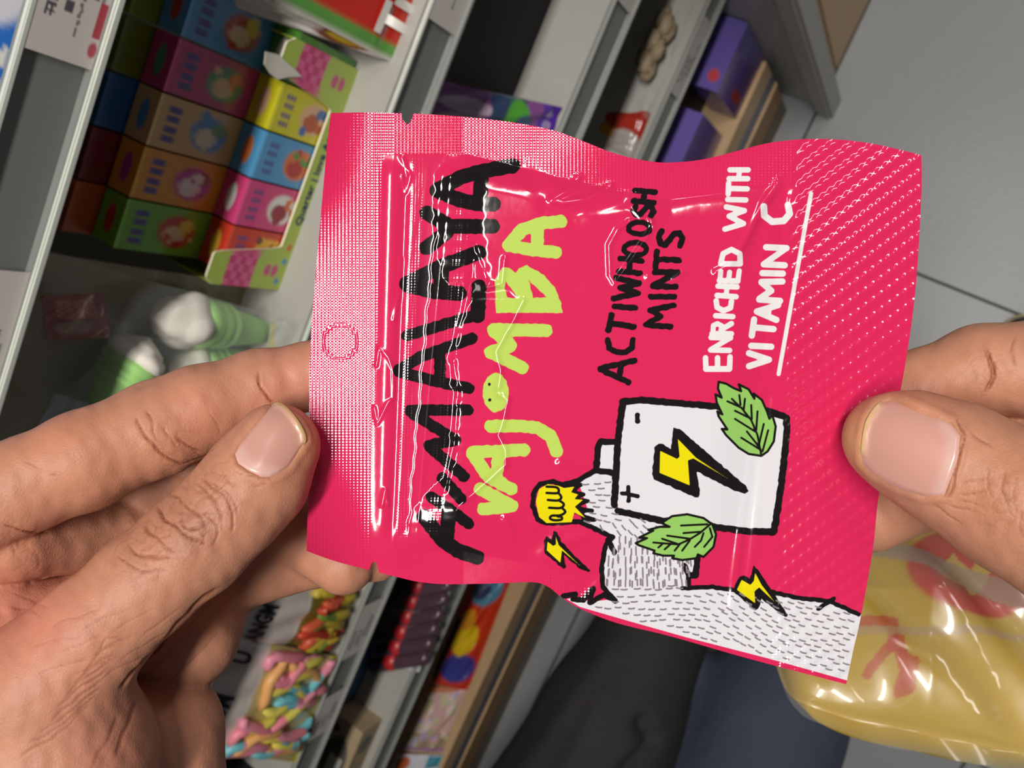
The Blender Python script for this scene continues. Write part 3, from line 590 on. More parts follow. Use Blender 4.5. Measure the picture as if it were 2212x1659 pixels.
# --- the yellow packet in a clear bag at the lower right
cq = [(1690, 1560, .33), (2330, 1700, .31), (2330, 1100, .36), (1610, 1060, .40)]
def ycol(u, v):
    x = (1 - v) * ((1 - u) * cq[0][0] + u * cq[1][0]) + v * ((1 - u) * cq[3][0] + u * cq[2][0]); y = (1 - v) * ((1 - u) * cq[0][1] + u * cq[1][1]) + v * ((1 - u) * cq[3][1] + u * cq[2][1])
    em = 1 - smoothstep(.95, 1.05, np.hypot((x - 2095) / 150, (y - 1300) / 104))
    bite = poly_sdf(x, y, [(1995, 1300), (2030, 1285), (2050, 1262), (2066, 1285), (2085, 1300), (2100, 1270), (2125, 1300), (2112, 1335), (2080, 1362), (2070, 1340), (2020, 1330)]) < 0
    band = np.abs(seg_dist(x, y, [(1860, 1235), (2000, 1290), (2330, 1420)])) < 22
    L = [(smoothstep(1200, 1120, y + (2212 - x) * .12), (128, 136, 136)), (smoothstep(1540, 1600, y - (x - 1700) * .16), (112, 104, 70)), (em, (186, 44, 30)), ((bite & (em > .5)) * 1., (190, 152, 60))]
    for pts in ([(1850, 1410), (1920, 1412), (1918, 1460)], [(1870, 1500), (1930, 1440), (1950, 1520)], [(1935, 1475), (1965, 1490), (1960, 1530), (1935, 1535), (1945, 1505)]): L.append(((seg_dist(x, y, pts) < 11) * .8, (180, 56, 36)))
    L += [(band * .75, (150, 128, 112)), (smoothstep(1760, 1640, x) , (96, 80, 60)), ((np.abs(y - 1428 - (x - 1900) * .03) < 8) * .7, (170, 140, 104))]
    return rgbmix(flat(u, (184, 150, 44)), L)
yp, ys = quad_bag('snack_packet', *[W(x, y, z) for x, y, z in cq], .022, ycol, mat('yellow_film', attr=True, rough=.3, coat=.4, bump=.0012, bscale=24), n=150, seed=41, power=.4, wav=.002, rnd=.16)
tag(yp, 'yellow snack packet with red round emblem in a clear bag, low right', 'snack packet')
cw, _ = quad_bag('clear_bag', *[W(x, y, z - .012) for x, y, z in cq], .026, lambda u, v: flat(u, (220, 215, 200)), mat('clear_bag_film', (220, 214, 196), .12, alpha=.12, bump=.003, bscale=30, spec=.8), n=120, seed=42, power=.35, wav=.004, back=False, rnd=.12); adopt(cw, yp)

# ================================================================== THE SACHET
top = curve([(715, 244), (790, 243), (880, 245), (960, 249), (1050, 257), (1130, 268), (1200, 283), (1260, 305), (1330, 332), (1400, 348), (1450, 351), (1520, 344), (1600, 324), (1660, 309), (1730, 301), (1800, 301), (1870, 308), (1930, 320), (1990, 335)], 4)
bot = curve([(662, 1190), (720, 1211), (795, 1231), (860, 1247), (905, 1257), (960, 1262), (1040, 1261), (1100, 1259), (1155, 1258), (1185, 1268), (1210, 1288), (1250, 1313), (1330, 1345), (1450, 1375), (1600, 1418), (1720, 1450), (1828, 1478)], 4)
lef = curve([(715, 244), (706, 320), (690, 500), (678, 640), (670, 760), (667, 860), (670, 940), (669, 1000), (665, 1090), (662, 1190)], 4)
rig = curve([(1990, 335), (1991, 400), (1984, 540), (1975, 650), (1960, 760), (1940, 870), (1916, 980), (1897, 1080), (1885, 1190), (1860, 1330), (1842, 1410), (1828, 1478)], 4)
def resample(c, n):
    s = np.r_[0, np.cumsum(np.linalg.norm(np.diff(c, axis=0), axis=1))]; t = np.linspace(0, s[-1], n); return np.stack([np.interp(t, s, c[:, 0]), np.interp(t, s, c[:, 1])], 1)
NU, NV = 660, 500
def coons(nu, nv):
    T_, B_, L_, R_ = resample(top, nu), resample(bot, nu), resample(lef, nv), resample(rig, nv)
    u = np.linspace(0, 1, nu)[:, None, None]; v = np.linspace(0, 1, nv)[None, :, None]
    S = (1 - v) * T_[:, None] + v * B_[:, None] + (1 - u) * L_[None] + u * R_[None] - ((1 - u) * (1 - v) * T_[0] + u * (1 - v) * T_[-1] + (1 - u) * v * B_[0] + u * v * B_[-1])
    return S.reshape(-1, 2), np.broadcast_to(u, (nu, nv, 1)).ravel(), np.broadcast_to(v, (nu, nv, 1)).ravel()
def base_depth(x, y): return .1900 + 0. * x
def noise2(x, y, seed, s):
    r = np.random.default_rng(seed); o = 0
    for k in range(10): a = r.uniform(0, 2 * math.pi); f = r.uniform(.6, 1.6) / s; o = o + np.sin((x * math.cos(a) + y * math.sin(a)) * f + r.uniform(0, 6.3))
    return o / 3.2
def pillow(x, y):
    xl = 1010 - .09 * (y - 500); xr = 1700 - .075 * (y - 400)
    a = np.clip((x - xl) / 190, 0, 1); b = np.clip((xr - x) / 150, 0, 1); yt = np.interp(x, [1000, 1200, 1450, 1700], [330, 380, 430, 400]); yb = np.interp(x, [1000, 1200, 1400, 1700], [1190, 1230, 1290, 1380])
    c = np.clip((y - yt) / 210, 0, 1); d = np.clip((yb - y) / 200, 0, 1); f = lambda t: np.sin(t * math.pi / 2) ** .8
    return f(a) * f(b) * f(c) * f(d)
WR = [([(1130, 650), (1105, 700), (1070, 760), (1082, 800), (1075, 850), (1097, 862), (1088, 905), (1076, 940), (1092, 970), (1092, 1005), (1050, 1040), (990, 1093)], 1.1, 7),
      ([(1022, 530), (1048, 600), (1050, 622), (1085, 612), (1090, 560)], .8, 6), ([(1022, 530), (1018, 600), (1000, 680), (985, 740)], .7, 6), ([(980, 780), (988, 850), (980, 960), (960, 1060)], .8, 6),
      ([(1248, 385), (1235, 405), (1192, 432), (1215, 438), (1268, 430), (1318, 402)], 1.0, 8), ([(1180, 450), (1230, 462), (1300, 450), (1345, 438)], -.7, 14),
      ([(1360, 478), (1335, 495), (1316, 530), (1318, 595), (1328, 612), (1355, 575), (1412, 490), (1405, 470)], .8, 6), ([(1362, 444), (1385, 470), (1408, 480)], .7, 6),
      ([(1682, 395), (1650, 440), (1610, 520), (1575, 575), (1548, 588)], 1.2, 9), ([(1690, 420), (1650, 480), (1620, 570)], -1.6, 22), ([(1190, 1130), (1150, 1180), (1120, 1150)], -1.2, 24),
      ([(826, 1090), (832, 1060), (838, 1090)], .8, 5), ([(813, 790), (818, 752), (838, 770), (850, 800), (850, 860), (838, 870), (815, 915), (808, 880)], .6, 4), ([(852, 690), (862, 640), (866, 560)], .5, 5), ([(868, 340), (885, 380), (876, 415), (870, 380)], .6, 5),
      ([(1168, 1130), (1215, 1170), (1265, 1160)], .9, 14), ([(1290, 1030), (1240, 1010), (1210, 1000)], .8, 9), ([(1090, 1120), (1110, 1160)], .8, 8), ([(1600, 1150), (1590, 1240), (1580, 1330)], 1.0, 12), ([(1655, 860), (1620, 1100), (1600, 1260)], -.9, 12),
      ([(1130, 360), (1180, 430), (1240, 470)], -.8, 20), ([(1270, 1290), (1310, 1240), (1340, 1180)], .8, 12), ([(1475, 590), (1450, 610), (1400, 600)], .6, 8)]
def height(x, y):
    """relief of the printed film, millimetres toward the viewer"""
    p = pillow(x, y)
    xc = np.interp(y, [300, 380, 480, 600, 650, 760, 830, 870, 940, 1000, 1093, 1180, 1300], [1080, 1045, 1040, 1060, 1125, 1072, 1080, 1093, 1077, 1092, 1000, 960, 950])
    xc = xc + 2.5 * np.sin(y / 9.) + 1.5 * np.sin(y / 4.3)
    yt = np.interp(x, [1000, 1200, 1450, 1700], [330, 380, 430, 400]); yb = np.interp(x, [1000, 1200, 1400, 1700], [1190, 1230, 1290, 1380])
    up = (x - xc + 105) / 105 * 2.7; top_ = 2.7 - .0026 * (x - xc); dn = (1715 - .155 * (y - 330) - x) / 150 * 3.2
    sm = lambda a, b, k: (lambda q: b * (1 - q) + a * q - k * q * (1 - q))(np.clip(.5 + .5 * (b - a) / k, 0, 1))
    fy = lambda t: np.sin(np.clip(t, 0, 1) * math.pi / 2)
    h = np.maximum(sm(sm(up, top_, .16), dn, .5), 0) * fy((y - yt) / 70) * fy((yb - y) / 170)
    h += 6.8e-5 * np.clip(812 - x, 0, 200) ** 2 / 2 * 4.6 * ((y - 720) / 380.) ** 2 - .0085 * np.clip(x - 850, 0, 150)
    act = smoothstep(.0, .25, p) * smoothstep(0, 1, 1.15 - p * .75)
    h += act * (.13 * noise2(x, y, 3, 70.) + .03 * noise2(x, y, 5, 30.))
    h += .05 * np.abs(noise2(x, y, 8, 60.)) * smoothstep(.02, .3, p)
    for pts, a, w_ in WR: h += .34 * a * np.exp(-(seg_dist(x, y, pts) / w_) ** 2)
    # header and zipper
    q = x + .09 * (y - 500); ins = smoothstep(340, 380, y) * (1 - smoothstep(1120, 1180, y))
    wob = 1.5 * np.sin(y / 19.) + 1.2 * np.sin(y / 7.3 + 1)
    for c, w_, a in ((941, 3.2, .09), (960, 2.6, .05), (912, 6, .02), (1006, 4, .04)): h += a * np.exp(-((q - c - (wob if c == 941 else 0)) / w_) ** 2) * ins
    h += .10 * np.exp(-((q - 952) / 20) ** 2) * ins + .06 * np.exp(-((q - 990) / 16) ** 2) * ins + .010 * np.sin(q * 2 * math.pi / 7.) * ((q > 980) & (q < 1010)) * ins
    q2 = x + .045 * (y - 500); h += .010 * np.sin(q2 * 2 * math.pi / 6.) * ((q2 > 886) & (q2 < 908)) * ins
    h -= .30 * np.exp(-((x + .04 * (y - 500) - 872) / 9) ** 2) * ins
    h += .22 * np.exp(-((x + .02 * (y - 500) - 838) / 16) ** 2) * ins
    pass
    h -= .07 * np.exp(-((np.hypot(x - 735, y - 738) - 37) / 3.) ** 2)
    # crimped right seal: diagonal ribs with small studs
    rs = smoothstep(-6, 14, x - (1716 - .045 * (y - 330))); d1 = (x * .60 + y * .80); d2 = (x * .75 - y * .66)
    h += rs * (1 - .32 * smoothstep(520, 900, y)) * (.135 * np.sin(d1 * 2 * math.pi / 27.) + .045 * np.sin(d2 * 2 * math.pi / 21.) * np.sin(d1 * 2 * math.pi / 27. + 1.2)) + rs * .10 * noise2(x, y, 12, 60.)
    # edges curl gently where the film is free
    h += .9 * np.exp(-((y - 300) / 120) ** 2) * np.sin((x - 1100) / 120.) * smoothstep(1000, 1200, x)
    h += .7 * np.exp(-((y - (1260 + .28 * np.clip(x - 1180, 0, 900))) / 70) ** 2) * np.sin((x - 1000) / 95.)
    return h
S, U, Vv = coons(NU, NV); X, Y = S[:, 0], S[:, 1]
Hm = height(X, Y)
cx3 = np.stack([(X - CX) / F, (Y - CY) / F, np.ones_like(X)], 1) * (base_depth(X, Y) - Hm * .001)[:, None]
PW = to_world(cx3)
# ---- the print, as signed distances to its strokes and shapes (pixels of print, negative inside)
K = ('white', 'black', 'dash', 'green', 'yellow', 'line', 'lime', 'text')
LAY = {k: np.full(len(X), 12., np.float32) for k in K}
def put(k, d, m): LAY[k][m] = np.minimum(LAY[k][m], d)
def near(pts, pad=16):
    p = np.array(pts); return np.where((X > p[:, 0].min() - pad) & (X < p[:, 0].max() + pad) & (Y > p[:, 1].min() - pad) & (Y < p[:, 1].max() + pad))[0]
def stroke(k, pts, r, tr=None):
    if tr: pts = [tr(*p) for p in pts]
    m = near(pts, r + 13); put(k, seg_dist(X[m], Y[m], pts) - r, m)
def shape(k, pts, tr=None, holes=(), grow=0.):
    if tr: pts = [tr(*p) for p in pts]
    m = near(pts); d = poly_sdf(X[m], Y[m], pts) - grow
    for hpts in holes: d = np.maximum(d, -poly_sdf(X[m], Y[m], hpts))
    put(k, d, m)
z3 = lambda x, y: (1140 + x / 3.687, 780 + y / 3.687)
z4 = lambda x, y: (1140 + x / 2.9105, 1030 + y / 2.9105)
# large black brush lettering
B = 16.2
for p in ([(944, 411), (998, 382), (1052, 368), (1108, 358)], [(944, 412), (993, 432), (1033, 441), (1066, 441)], [(1040, 374), (1037, 436)], [(922, 460), (962, 483)], [(922, 535), (966, 500)], [(962, 489), (1064, 489)],
          [(878, 613), (952, 576), (1035, 545)], [(880, 616), (938, 630), (992, 634)], [(955, 577), (951, 626)], [(878, 725), (1030, 680)], [(1035, 620), (1032, 682)], [(860, 800), (911, 770), (1020, 731)], [(861, 803), (935, 822), (1013, 839)], [(950, 764), (950, 820)],
          [(886, 886), (1011, 886)], [(887, 890), (984, 951)], [(984, 951), (927, 962)], [(927, 964), (1002, 1029)], [(955, 1032), (996, 1078)], [(932, 1074), (968, 1098), (1012, 1131)], [(916, 1116), (956, 1167), (990, 1190), (1030, 1204)], [(970, 1105), (964, 1166)]): stroke('black', p, B if p[0][1] < 700 or p[0][1] > 1100 else 12.4)
stroke('black', [(957, 614), (964, 612)], 3)
# lime lettering
Lm = 13.8
for p in ([(1099, 529), (1128, 496), (1170, 482), (1212, 478)], [(1099, 530), (1150, 540), (1200, 545)], [(1161, 490), (1160, 540)], [(1066, 712), (1180, 714)], [(1068, 716), (1102, 745)], [(1102, 748), (1060, 761), (1128, 794)], [(1060, 921), (1120, 920), (1160, 924), (1190, 942), (1202, 975)], [(1021, 977), (1132, 972)], [(1021, 980), (1055, 1030), (1104, 1056)], [(1077, 985), (1072, 1032)], [(1037, 1056), (1106, 1093), (1044, 1100)]): stroke('lime', p, Lm)
shape('lime', [(1071, 676), (1069, 605), (1085, 578), (1100, 578), (1114, 590), (1122, 580), (1138, 573), (1172, 592), (1199, 621), (1212, 654), (1215, 676)], holes=[[(1093, 608), (1115, 638), (1112, 644), (1096, 643), (1090, 621)], [(1142, 605), (1182, 643), (1152, 643)]])
m = near([(1040, 800), (1105, 900)]); put('lime', (np.hypot((X[m] - 1071) / 28, (Y[m] - 848) / 42) - 1) * 30, m)
for c in ((1057, 830), (1058, 864)): m = near([c, c]); LAY['lime'][m] = np.maximum(LAY['lime'][m], -(np.hypot(X[m] - c[0], Y[m] - c[1]) - 3.6)); put('black', np.hypot(X[m] - c[0], Y[m] - c[1]) - 4.6, m)
# thin black lettering
t = 6.6
for p in ([(1297, 796), (1371, 779)], [(1297, 798), (1358, 826)], [(1341, 788), (1339, 812)], [(1367, 735), (1365, 751), (1352, 761), (1332, 761), (1316, 752), (1313, 735)], [(1321, 680), (1314, 714)], [(1318, 698), (1369, 706)], [(1328, 662), (1372, 665)], [(1326, 645), (1378, 633), (1340, 622), (1380, 612), (1331, 600)],
          [(1336, 586), (1383, 590)], [(1340, 558), (1386, 564)], [(1361, 562), (1359, 588)], [(1373, 446), (1368, 455), (1373, 464), (1383, 463), (1391, 455), (1399, 446), (1408, 447), (1412, 457), (1406, 466)], [(1369, 434), (1412, 438)], [(1372, 412), (1415, 415)], [(1392, 413), (1390, 436)],
          [(1396, 702), (1449, 706)], [(1397, 701), (1427, 683), (1405, 670), (1455, 660)], [(1406, 641), (1456, 641)], [(1410, 618), (1460, 620)], [(1412, 616), (1462, 590)], [(1414, 588), (1464, 588)], [(1419, 543), (1416, 578)], [(1419, 560), (1467, 562)], [(1429, 499), (1423, 512), (1427, 527), (1437, 529), (1447, 518), (1456, 505), (1467, 503), (1474, 515), (1469, 531)]): stroke('black', p, t)
for cx_, cy_, a, b in ((1372, 538, 24, 14), (1381, 493, 23, 13)): stroke('black', [(cx_ + a * math.cos(q), cy_ + b * math.sin(q)) for q in np.linspace(0, 2 * math.pi, 20)], 6)
# white lettering
for p, r in (([(1525, 797), (1575, 797)], 7), ([(1525, 797), (1524, 773)], 6.5), ([(1550, 797), (1550, 773)], 6.5), ([(1576, 797), (1577, 771)], 6.5), ([(1535, 756), (1576, 757)], 6.5), ([(1537, 754), (1576, 731)], 6), ([(1536, 729), (1578, 730)], 6.5), ([(1538, 721), (1580, 721)], 6.5), ([(1540, 719), (1541, 703), (1550, 699), (1559, 704), (1559, 719)], 6), ([(1558, 712), (1580, 699)], 6.5), ([(1546, 682), (1583, 684)], 6.5),
             ([(1580, 651), (1578, 665), (1563, 671), (1549, 664), (1547, 650)], 6.5), ([(1549, 638), (1590, 641)], 6.5), ([(1551, 618), (1592, 620)], 6.5), ([(1570, 620), (1569, 640)], 6), ([(1554, 606), (1594, 607)], 6.5), ([(1555, 606), (1557, 586)], 6), ([(1574, 606), (1576, 588)], 6), ([(1594, 606), (1597, 585)], 6), ([(1557, 570), (1599, 570)], 6.5), ([(1557, 569), (1562, 548), (1580, 539), (1598, 548), (1599, 569)], 6.5),
             ([(1566, 495), (1606, 483), (1575, 467), (1608, 455), (1569, 447)], 6.5), ([(1572, 431), (1611, 432)], 6.5), ([(1574, 396), (1573, 419)], 6.5), ([(1574, 407), (1614, 408)], 6.5), ([(1575, 386), (1615, 386)], 6.5), ([(1577, 367), (1616, 367)], 6.5), ([(1597, 367), (1596, 386)], 6),
             ([(1618, 791), (1661, 777), (1618, 763)], 7.5), ([(1623, 747), (1666, 749)], 7.5), ([(1629, 690), (1624, 725)], 7.5), ([(1627, 707), (1671, 711)], 7.5), ([(1635, 673), (1677, 691)], 7.5), ([(1635, 673), (1681, 659)], 7.5), ([(1661, 668), (1660, 682)], 6), ([(1640, 647), (1685, 650)], 7.5), ([(1641, 645), (1666, 628), (1645, 610)], 7.5), ([(1645, 609), (1690, 608)], 7.5), ([(1647, 590), (1691, 591)], 7.5), ([(1650, 571), (1695, 573)], 7.5), ([(1652, 569), (1696, 538)], 7), ([(1655, 534), (1699, 536)], 7.5),
             ([(1702, 443), (1706, 462), (1693, 477), (1668, 479), (1651, 466), (1650, 446)], 8), ([(1752, 418), (1682, 808)], 5)): stroke('text', p, r * .9)
# battery, cap, arm
bat = [(1345, 868), (1384, 864), (1547, 878), (1663, 889), (1699, 902), (1700, 932), (1688, 1046), (1672, 1149), (1615, 1148), (1541, 1138), (1425, 1124), (1335, 1104), (1330, 1000)]
shape('white', bat); stroke('black', bat[:-2] + [(1335, 1104)], 7.6); stroke('black', [(1345, 870), (1334, 960), (1327, 1090)], 7.6)
capp = [(1332, 955), (1297, 954), (1291, 970), (1288, 1016), (1327, 1022)]
shape('white', capp); stroke('black', capp, 7)
arm = [(1248, 1040), (1281, 1025), (1288, 1019), (1327, 1024), (1332, 1103), (1425, 1126), (1509, 1160), (1509, 1209), (1497, 1236), (1487, 1270), (1552, 1267), (1587, 1275), (1680, 1285), (1786, 1300), (1862, 1328), (1838, 1472), (1655, 1421), (1484, 1377), (1346, 1338), (1253, 1311), (1224, 1294), (1243, 1291), (1277, 1300), (1325, 1294), (1304, 1270), (1298, 1236), (1306, 1185), (1322, 1162), (1255, 1130), (1268, 1095), (1256, 1060)]
shape('white', arm)
for p, r, tr in (([(290, 985), (400, 950), (520, 880), (560, 870)], 6, z3), ([(320, 280), (440, 335), (535, 380), (490, 430), (465, 560), (470, 690), (545, 775)], 5.5, z4), ([(505, 395), (545, 475)], 6, z4), ([(1068, 500), (1055, 620), (1025, 620)], 7, z4), ([(985, 555), (1012, 620), (1008, 695)], 6, z4),
                 ([(975, 700), (1160, 692), (1300, 712), (1530, 722), (1700, 762), (1900, 782), (2080, 865)], 5, z4), ([(1925, 765), (1825, 832)], 4.5, z4), ([(225, 750), (300, 738), (285, 770), (350, 775), (410, 700), (390, 790), (480, 740), (550, 780)], 6, z4)): stroke('black', p, r, tr)
# hand
stroke('black', [(385, 985), (290, 990), (200, 960), (100, 980), (45, 1050), (40, 1150), (80, 1260), (150, 1293), (385, 1280)], 5.5, z3)
yh = [(160, 980), (240, 992), (290, 1012), (370, 1000), (345, 1045), (400, 1062), (372, 1100), (440, 1105), (375, 1160), (460, 1250), (370, 1205), (350, 1283), (150, 1290), (90, 1240), (65, 1120), (90, 1020)]
shape('yellow', yh, z3)
for p in ([(370, 985), (425, 985), (350, 1040), (445, 1062), (370, 1100), (480, 1115), (365, 1160), (515, 1192), (368, 1200), (535, 1265), (360, 1278)],): shape('black', p + [(430, 1270), (400, 1150), (400, 1050)], z3); stroke('black', p, 4, z3)
for p in ([(150, 1000), (235, 1008), (240, 1050), (150, 1050)], [(245, 1050), (268, 1085), (240, 1110), (160, 1106)], [(250, 1110), (288, 1140), (260, 1170), (170, 1168)], [(270, 1168), (300, 1200), (260, 1228), (190, 1232), (178, 1255), (215, 1268), (270, 1262), (268, 1240), (240, 1238)]): stroke('line', [tuple(q) for q in curve([z3(*a) for a in p], 3)], 2.8)
# bolts
for o_, y_, tr in (([(1160, 530), (1210, 540), (1500, 790), (1745, 1000), (1760, 1035), (1730, 1055), (1640, 1030), (1345, 880), (1375, 1060), (1360, 1085), (1320, 1080), (1000, 940), (990, 900), (1010, 690), (1045, 655), (1080, 665), (1140, 700)], [(1195, 620), (1340, 770), (1600, 940), (1320, 775), (1275, 790), (1290, 990), (1050, 890), (1055, 715), (1190, 780), (1210, 760)], z3),
                   ([(160, 340), (185, 350), (215, 410), (300, 500), (395, 590), (380, 600), (330, 580), (228, 492), (240, 570), (225, 580), (105, 480), (100, 400), (120, 375), (150, 395)], [(176, 375), (195, 430), (330, 560), (215, 462), (205, 540), (120, 462), (125, 408), (160, 435), (178, 425)], z4),
                   ([(1420, 560), (1445, 580), (1540, 720), (1635, 868), (1625, 885), (1590, 860), (1470, 770), (1450, 830), (1430, 840), (1290, 720), (1300, 690), (1330, 625), (1355, 618), (1395, 640)], [(1430, 605), (1470, 680), (1555, 790), (1455, 695), (1425, 720), (1430, 795), (1315, 710), (1345, 648), (1400, 680), (1422, 655)], z4)):
    shape('black', o_, tr); shape('yellow', y_, tr)
stroke('black', [(1377, 897), (1377, 910)], 5.5); stroke('black', [(1357, 1052), (1358, 1082)], 4.6); stroke('black', [(1344, 1065), (1378, 1072)], 4.6)
# leaves
leaf1 = [(1520, 165), (1580, 180), (1640, 215), (1700, 240), (1680, 185), (1760, 225), (1805, 300), (1800, 258), (1865, 310), (1905, 400), (1925, 460), (1945, 420), (1975, 520), (1960, 640), (1910, 720), (1860, 755), (1760, 740), (1680, 690), (1580, 590), (1545, 540), (1590, 545), (1520, 440), (1510, 400), (1550, 425), (1505, 330), (1495, 265), (1545, 292), (1515, 220)]
leaf2 = [(860, 1450), (950, 1410), (890, 1405), (1000, 1350), (960, 1345), (1050, 1320), (1130, 1320), (1065, 1290), (1150, 1235), (1270, 1220), (1400, 1250), (1470, 1300), (1500, 1380), (1480, 1480), (1400, 1560), (1355, 1540), (1345, 1570), (1230, 1585), (1150, 1570), (1165, 1550), (1080, 1550), (1000, 1530), (1010, 1510), (880, 1465)]
for lf in (leaf1, leaf2): shape('green', lf, z3, grow=1.5); stroke('line', lf + [lf[0]], 2.6, z3)
for p in ([(1590, 320), (1700, 370), (1780, 470), (1830, 590), (1860, 750)], [(1650, 395), (1760, 450)], [(1780, 350), (1785, 460)], [(1650, 460), (1810, 560)], [(1830, 400), (1820, 550)], [(1745, 560), (1840, 680)], [(1880, 500), (1845, 650)], [(1700, 610), (1860, 710)], [(1915, 550), (1870, 720)], [(1625, 300), (1680, 355)], [(1685, 270), (1695, 350)], [(1730, 300), (1720, 390)],
          [(1465, 1290), (1370, 1370), (1290, 1420), (1200, 1460), (1060, 1450), (1000, 1445)], [(1220, 1310), (1430, 1300)], [(1240, 1370), (1370, 1360)], [(1110, 1390), (1290, 1415)], [(1070, 1415), (1190, 1455)], [(1450, 1330), (1470, 1400), (1405, 1480)], [(1400, 1370), (1380, 1430), (1330, 1480)], [(1290, 1430), (1230, 1510)], [(1210, 1460), (1170, 1510)], [(1130, 1465), (1090, 1500)], [(1070, 1460), (1040, 1485)]): stroke('line', p, 2.3, z3)
# short grey hair strokes over the arm
def hair_angle(x, y):
    if y < 1135 and x < 1345: return 4 + (y - 1080) * .2
    if y < 1165: return 62 - (x - 1300) * .25
    if y < 1265 and x < 1500: return 88 - (x - 1400) * .05
    return 12 + (x - 1500) * .05 + 12 * math.sin(x / 60.)
ap = np.array(arm); rg = np.random.default_rng(2); cells = []
for yy in np.arange(1030, 1475, 13.5):
    for xx in np.arange(1230, 1850, 24.):
        x = xx + rg.uniform(-4, 4) + (12 if int(yy / 13.5) % 2 else 0); y = yy + rg.uniform(-3, 3); cells.append((x, y))
for yy in np.arange(1165, 1268, 24.):
    for xx in np.arange(1300, 1500, 12.5): cells.append((xx + rg.uniform(-2, 2), yy + rg.uniform(-5, 5)))
ca = np.array(cells); inn = poly_sdf(ca[:, 0], ca[:, 1], arm) < -7
for (x, y), ok in zip(cells, inn):
    if not ok: continue
    a = math.radians(hair_angle(x, y)); zone = 1165 <= y < 1268 and 1300 < x < 1500
    if zone and (x, y) in cells[:0]: continue
    l = 6.5; dx, dy = math.cos(a) * l, math.sin(a) * l; stroke('dash', [(x - dx, y - dy), (x, y + .8), (x + dx, y + dy)], 1.8)
# slightly rough brush edges
rough_n = noise2(X, Y, 21, 2.6) * .7
for k in ('black', 'lime'): LAY[k] = LAY[k] + rough_n
frame_u = (X - X.min()) ; # masks for the embossed bands
header = 1 - smoothstep(-6, 4, X - (822 - .035 * (Y - 500))); tband = (1 - smoothstep(-4, 4, Y - np.interp(X, [700, 1040, 1060, 1150, 1250, 1330, 1450, 1700], [330, 335, 345, 360, 400, 420, 410, 400]))) * (X < 1715); bband = smoothstep(-6, 6, Y - np.interp(X, [700, 1000, 1100, 1250, 1400, 1700], [1195, 1190, 1200, 1262, 1310, 1375])) * (X > 1180)
weave = np.clip(header + tband + bband, 0, 1) * .999
zipm = ((np.abs(X + .09 * (Y - 500) - 995) < 15) | (np.abs(X + .045 * (Y - 500) - 897) < 12)) * (Y > 340) * (Y < 1170)
weave = np.clip(weave + zipm * .35, 0, 1)
notch = (poly_sdf(X, Y, [(866, 230), (870, 256), (880, 267), (888, 262), (894, 230)]) < 0) | (poly_sdf(X, Y, [(795, 1260), (799, 1228), (806, 1214), (812, 1216), (818, 1238), (822, 1260)]) < 0)
Fs = grid_faces(NU, NV); Fs = Fs[~notch[Fs].any(1)][:, ::-1]
me = bpy.data.meshes.new('sachet'); me.vertices.add(len(PW)); me.vertices.foreach_set('co', PW.ravel()); me.loops.add(Fs.size); me.loops.foreach_set('vertex_index', Fs.ravel().astype(np.int32)); me.polygons.add(len(Fs)); me.polygons.foreach_set('loop_start', np.arange(0, Fs.size, 4, dtype=np.int32)); me.polygons.foreach_set('loop_total', np.full(len(Fs), 4, np.int32)); me.update(calc_edges=True)
me.polygons.foreach_set('use_smooth', [True] * len(me.polygons))
for k in K: a = me.attributes.new('p_' + k, 'FLOAT', 'POINT'); a.data.foreach_set('value', LAY[k].astype(np.float32))
a = me.attributes.new('weave', 'FLOAT', 'POINT'); a.data.foreach_set('value', weave.astype(np.float32))
a = me.attributes.new('sheet', 'FLOAT_VECTOR', 'POINT'); a.data.foreach_set('vector', np.stack([X, Y, X * 0], 1).ravel().astype(np.float32))
pm = bpy.data.materials.new('printed_sachet_film'); pm.use_nodes = True; nt = pm.node_tree; bs = nt.nodes['Principled BSDF']; Nn = nt.nodes.new; Ln = nt.links.new
PAL = dict(white=(214, 212, 218), black=(24, 20, 22), dash=(128, 118, 124), green=(140, 190, 96), yellow=(222, 208, 14), line=(22, 20, 18), lime=(180, 206, 92), text=(222, 218, 220))
c0 = Nn('ShaderNodeRGB'); c0.outputs[0].default_value = (*lin((208, 38, 86)), 1); cur = c0.outputs[0]
for k in K:
    at = Nn('ShaderNodeAttribute'); at.attribute_name = 'p_' + k; mr = Nn('ShaderNodeMapRange'); mr.inputs[1].default_value = .7; mr.inputs[2].default_value = -.7; Ln(at.outputs['Fac'], mr.inputs[0])
    mx = Nn('ShaderNodeMix'); mx.data_type = 'RGBA'; Ln(mr.outputs[0], mx.inputs['Factor']); Ln(cur, mx.inputs['A']); mx.inputs['B'].default_value = (*lin(PAL[k]), 1); cur = mx.outputs['Result']
Ln(cur, bs.inputs['Base Color'])
sh = Nn('ShaderNodeAttribute'); sh.attribute_name = 'sheet'; sep = Nn('ShaderNodeSeparateXYZ'); Ln(sh.outputs['Vector'], sep.inputs[0])
def mth(op, a, b=None):
    n = Nn('ShaderNodeMath'); n.operation = op
    for i, q in enumerate((a, b)):
        if q is None: continue
        if isinstance(q, (int, float)): n.inputs[i].default_value = q
        else: Ln(q, n.inputs[i])
    return n.outputs[0]
sx = mth('SINE', mth('MULTIPLY', sep.outputs[0], 2 * math.pi / 7.8)); sy = mth('SINE', mth('MULTIPLY', sep.outputs[1], 2 * math.pi / 6.2))
wv = Nn('ShaderNodeAttribute'); wv.attribute_name = 'weave'
hgt = mth('MULTIPLY', mth('ADD', mth('MULTIPLY', sx, 1.), mth('MULTIPLY', sy, 1.5)), wv.outputs['Fac'])
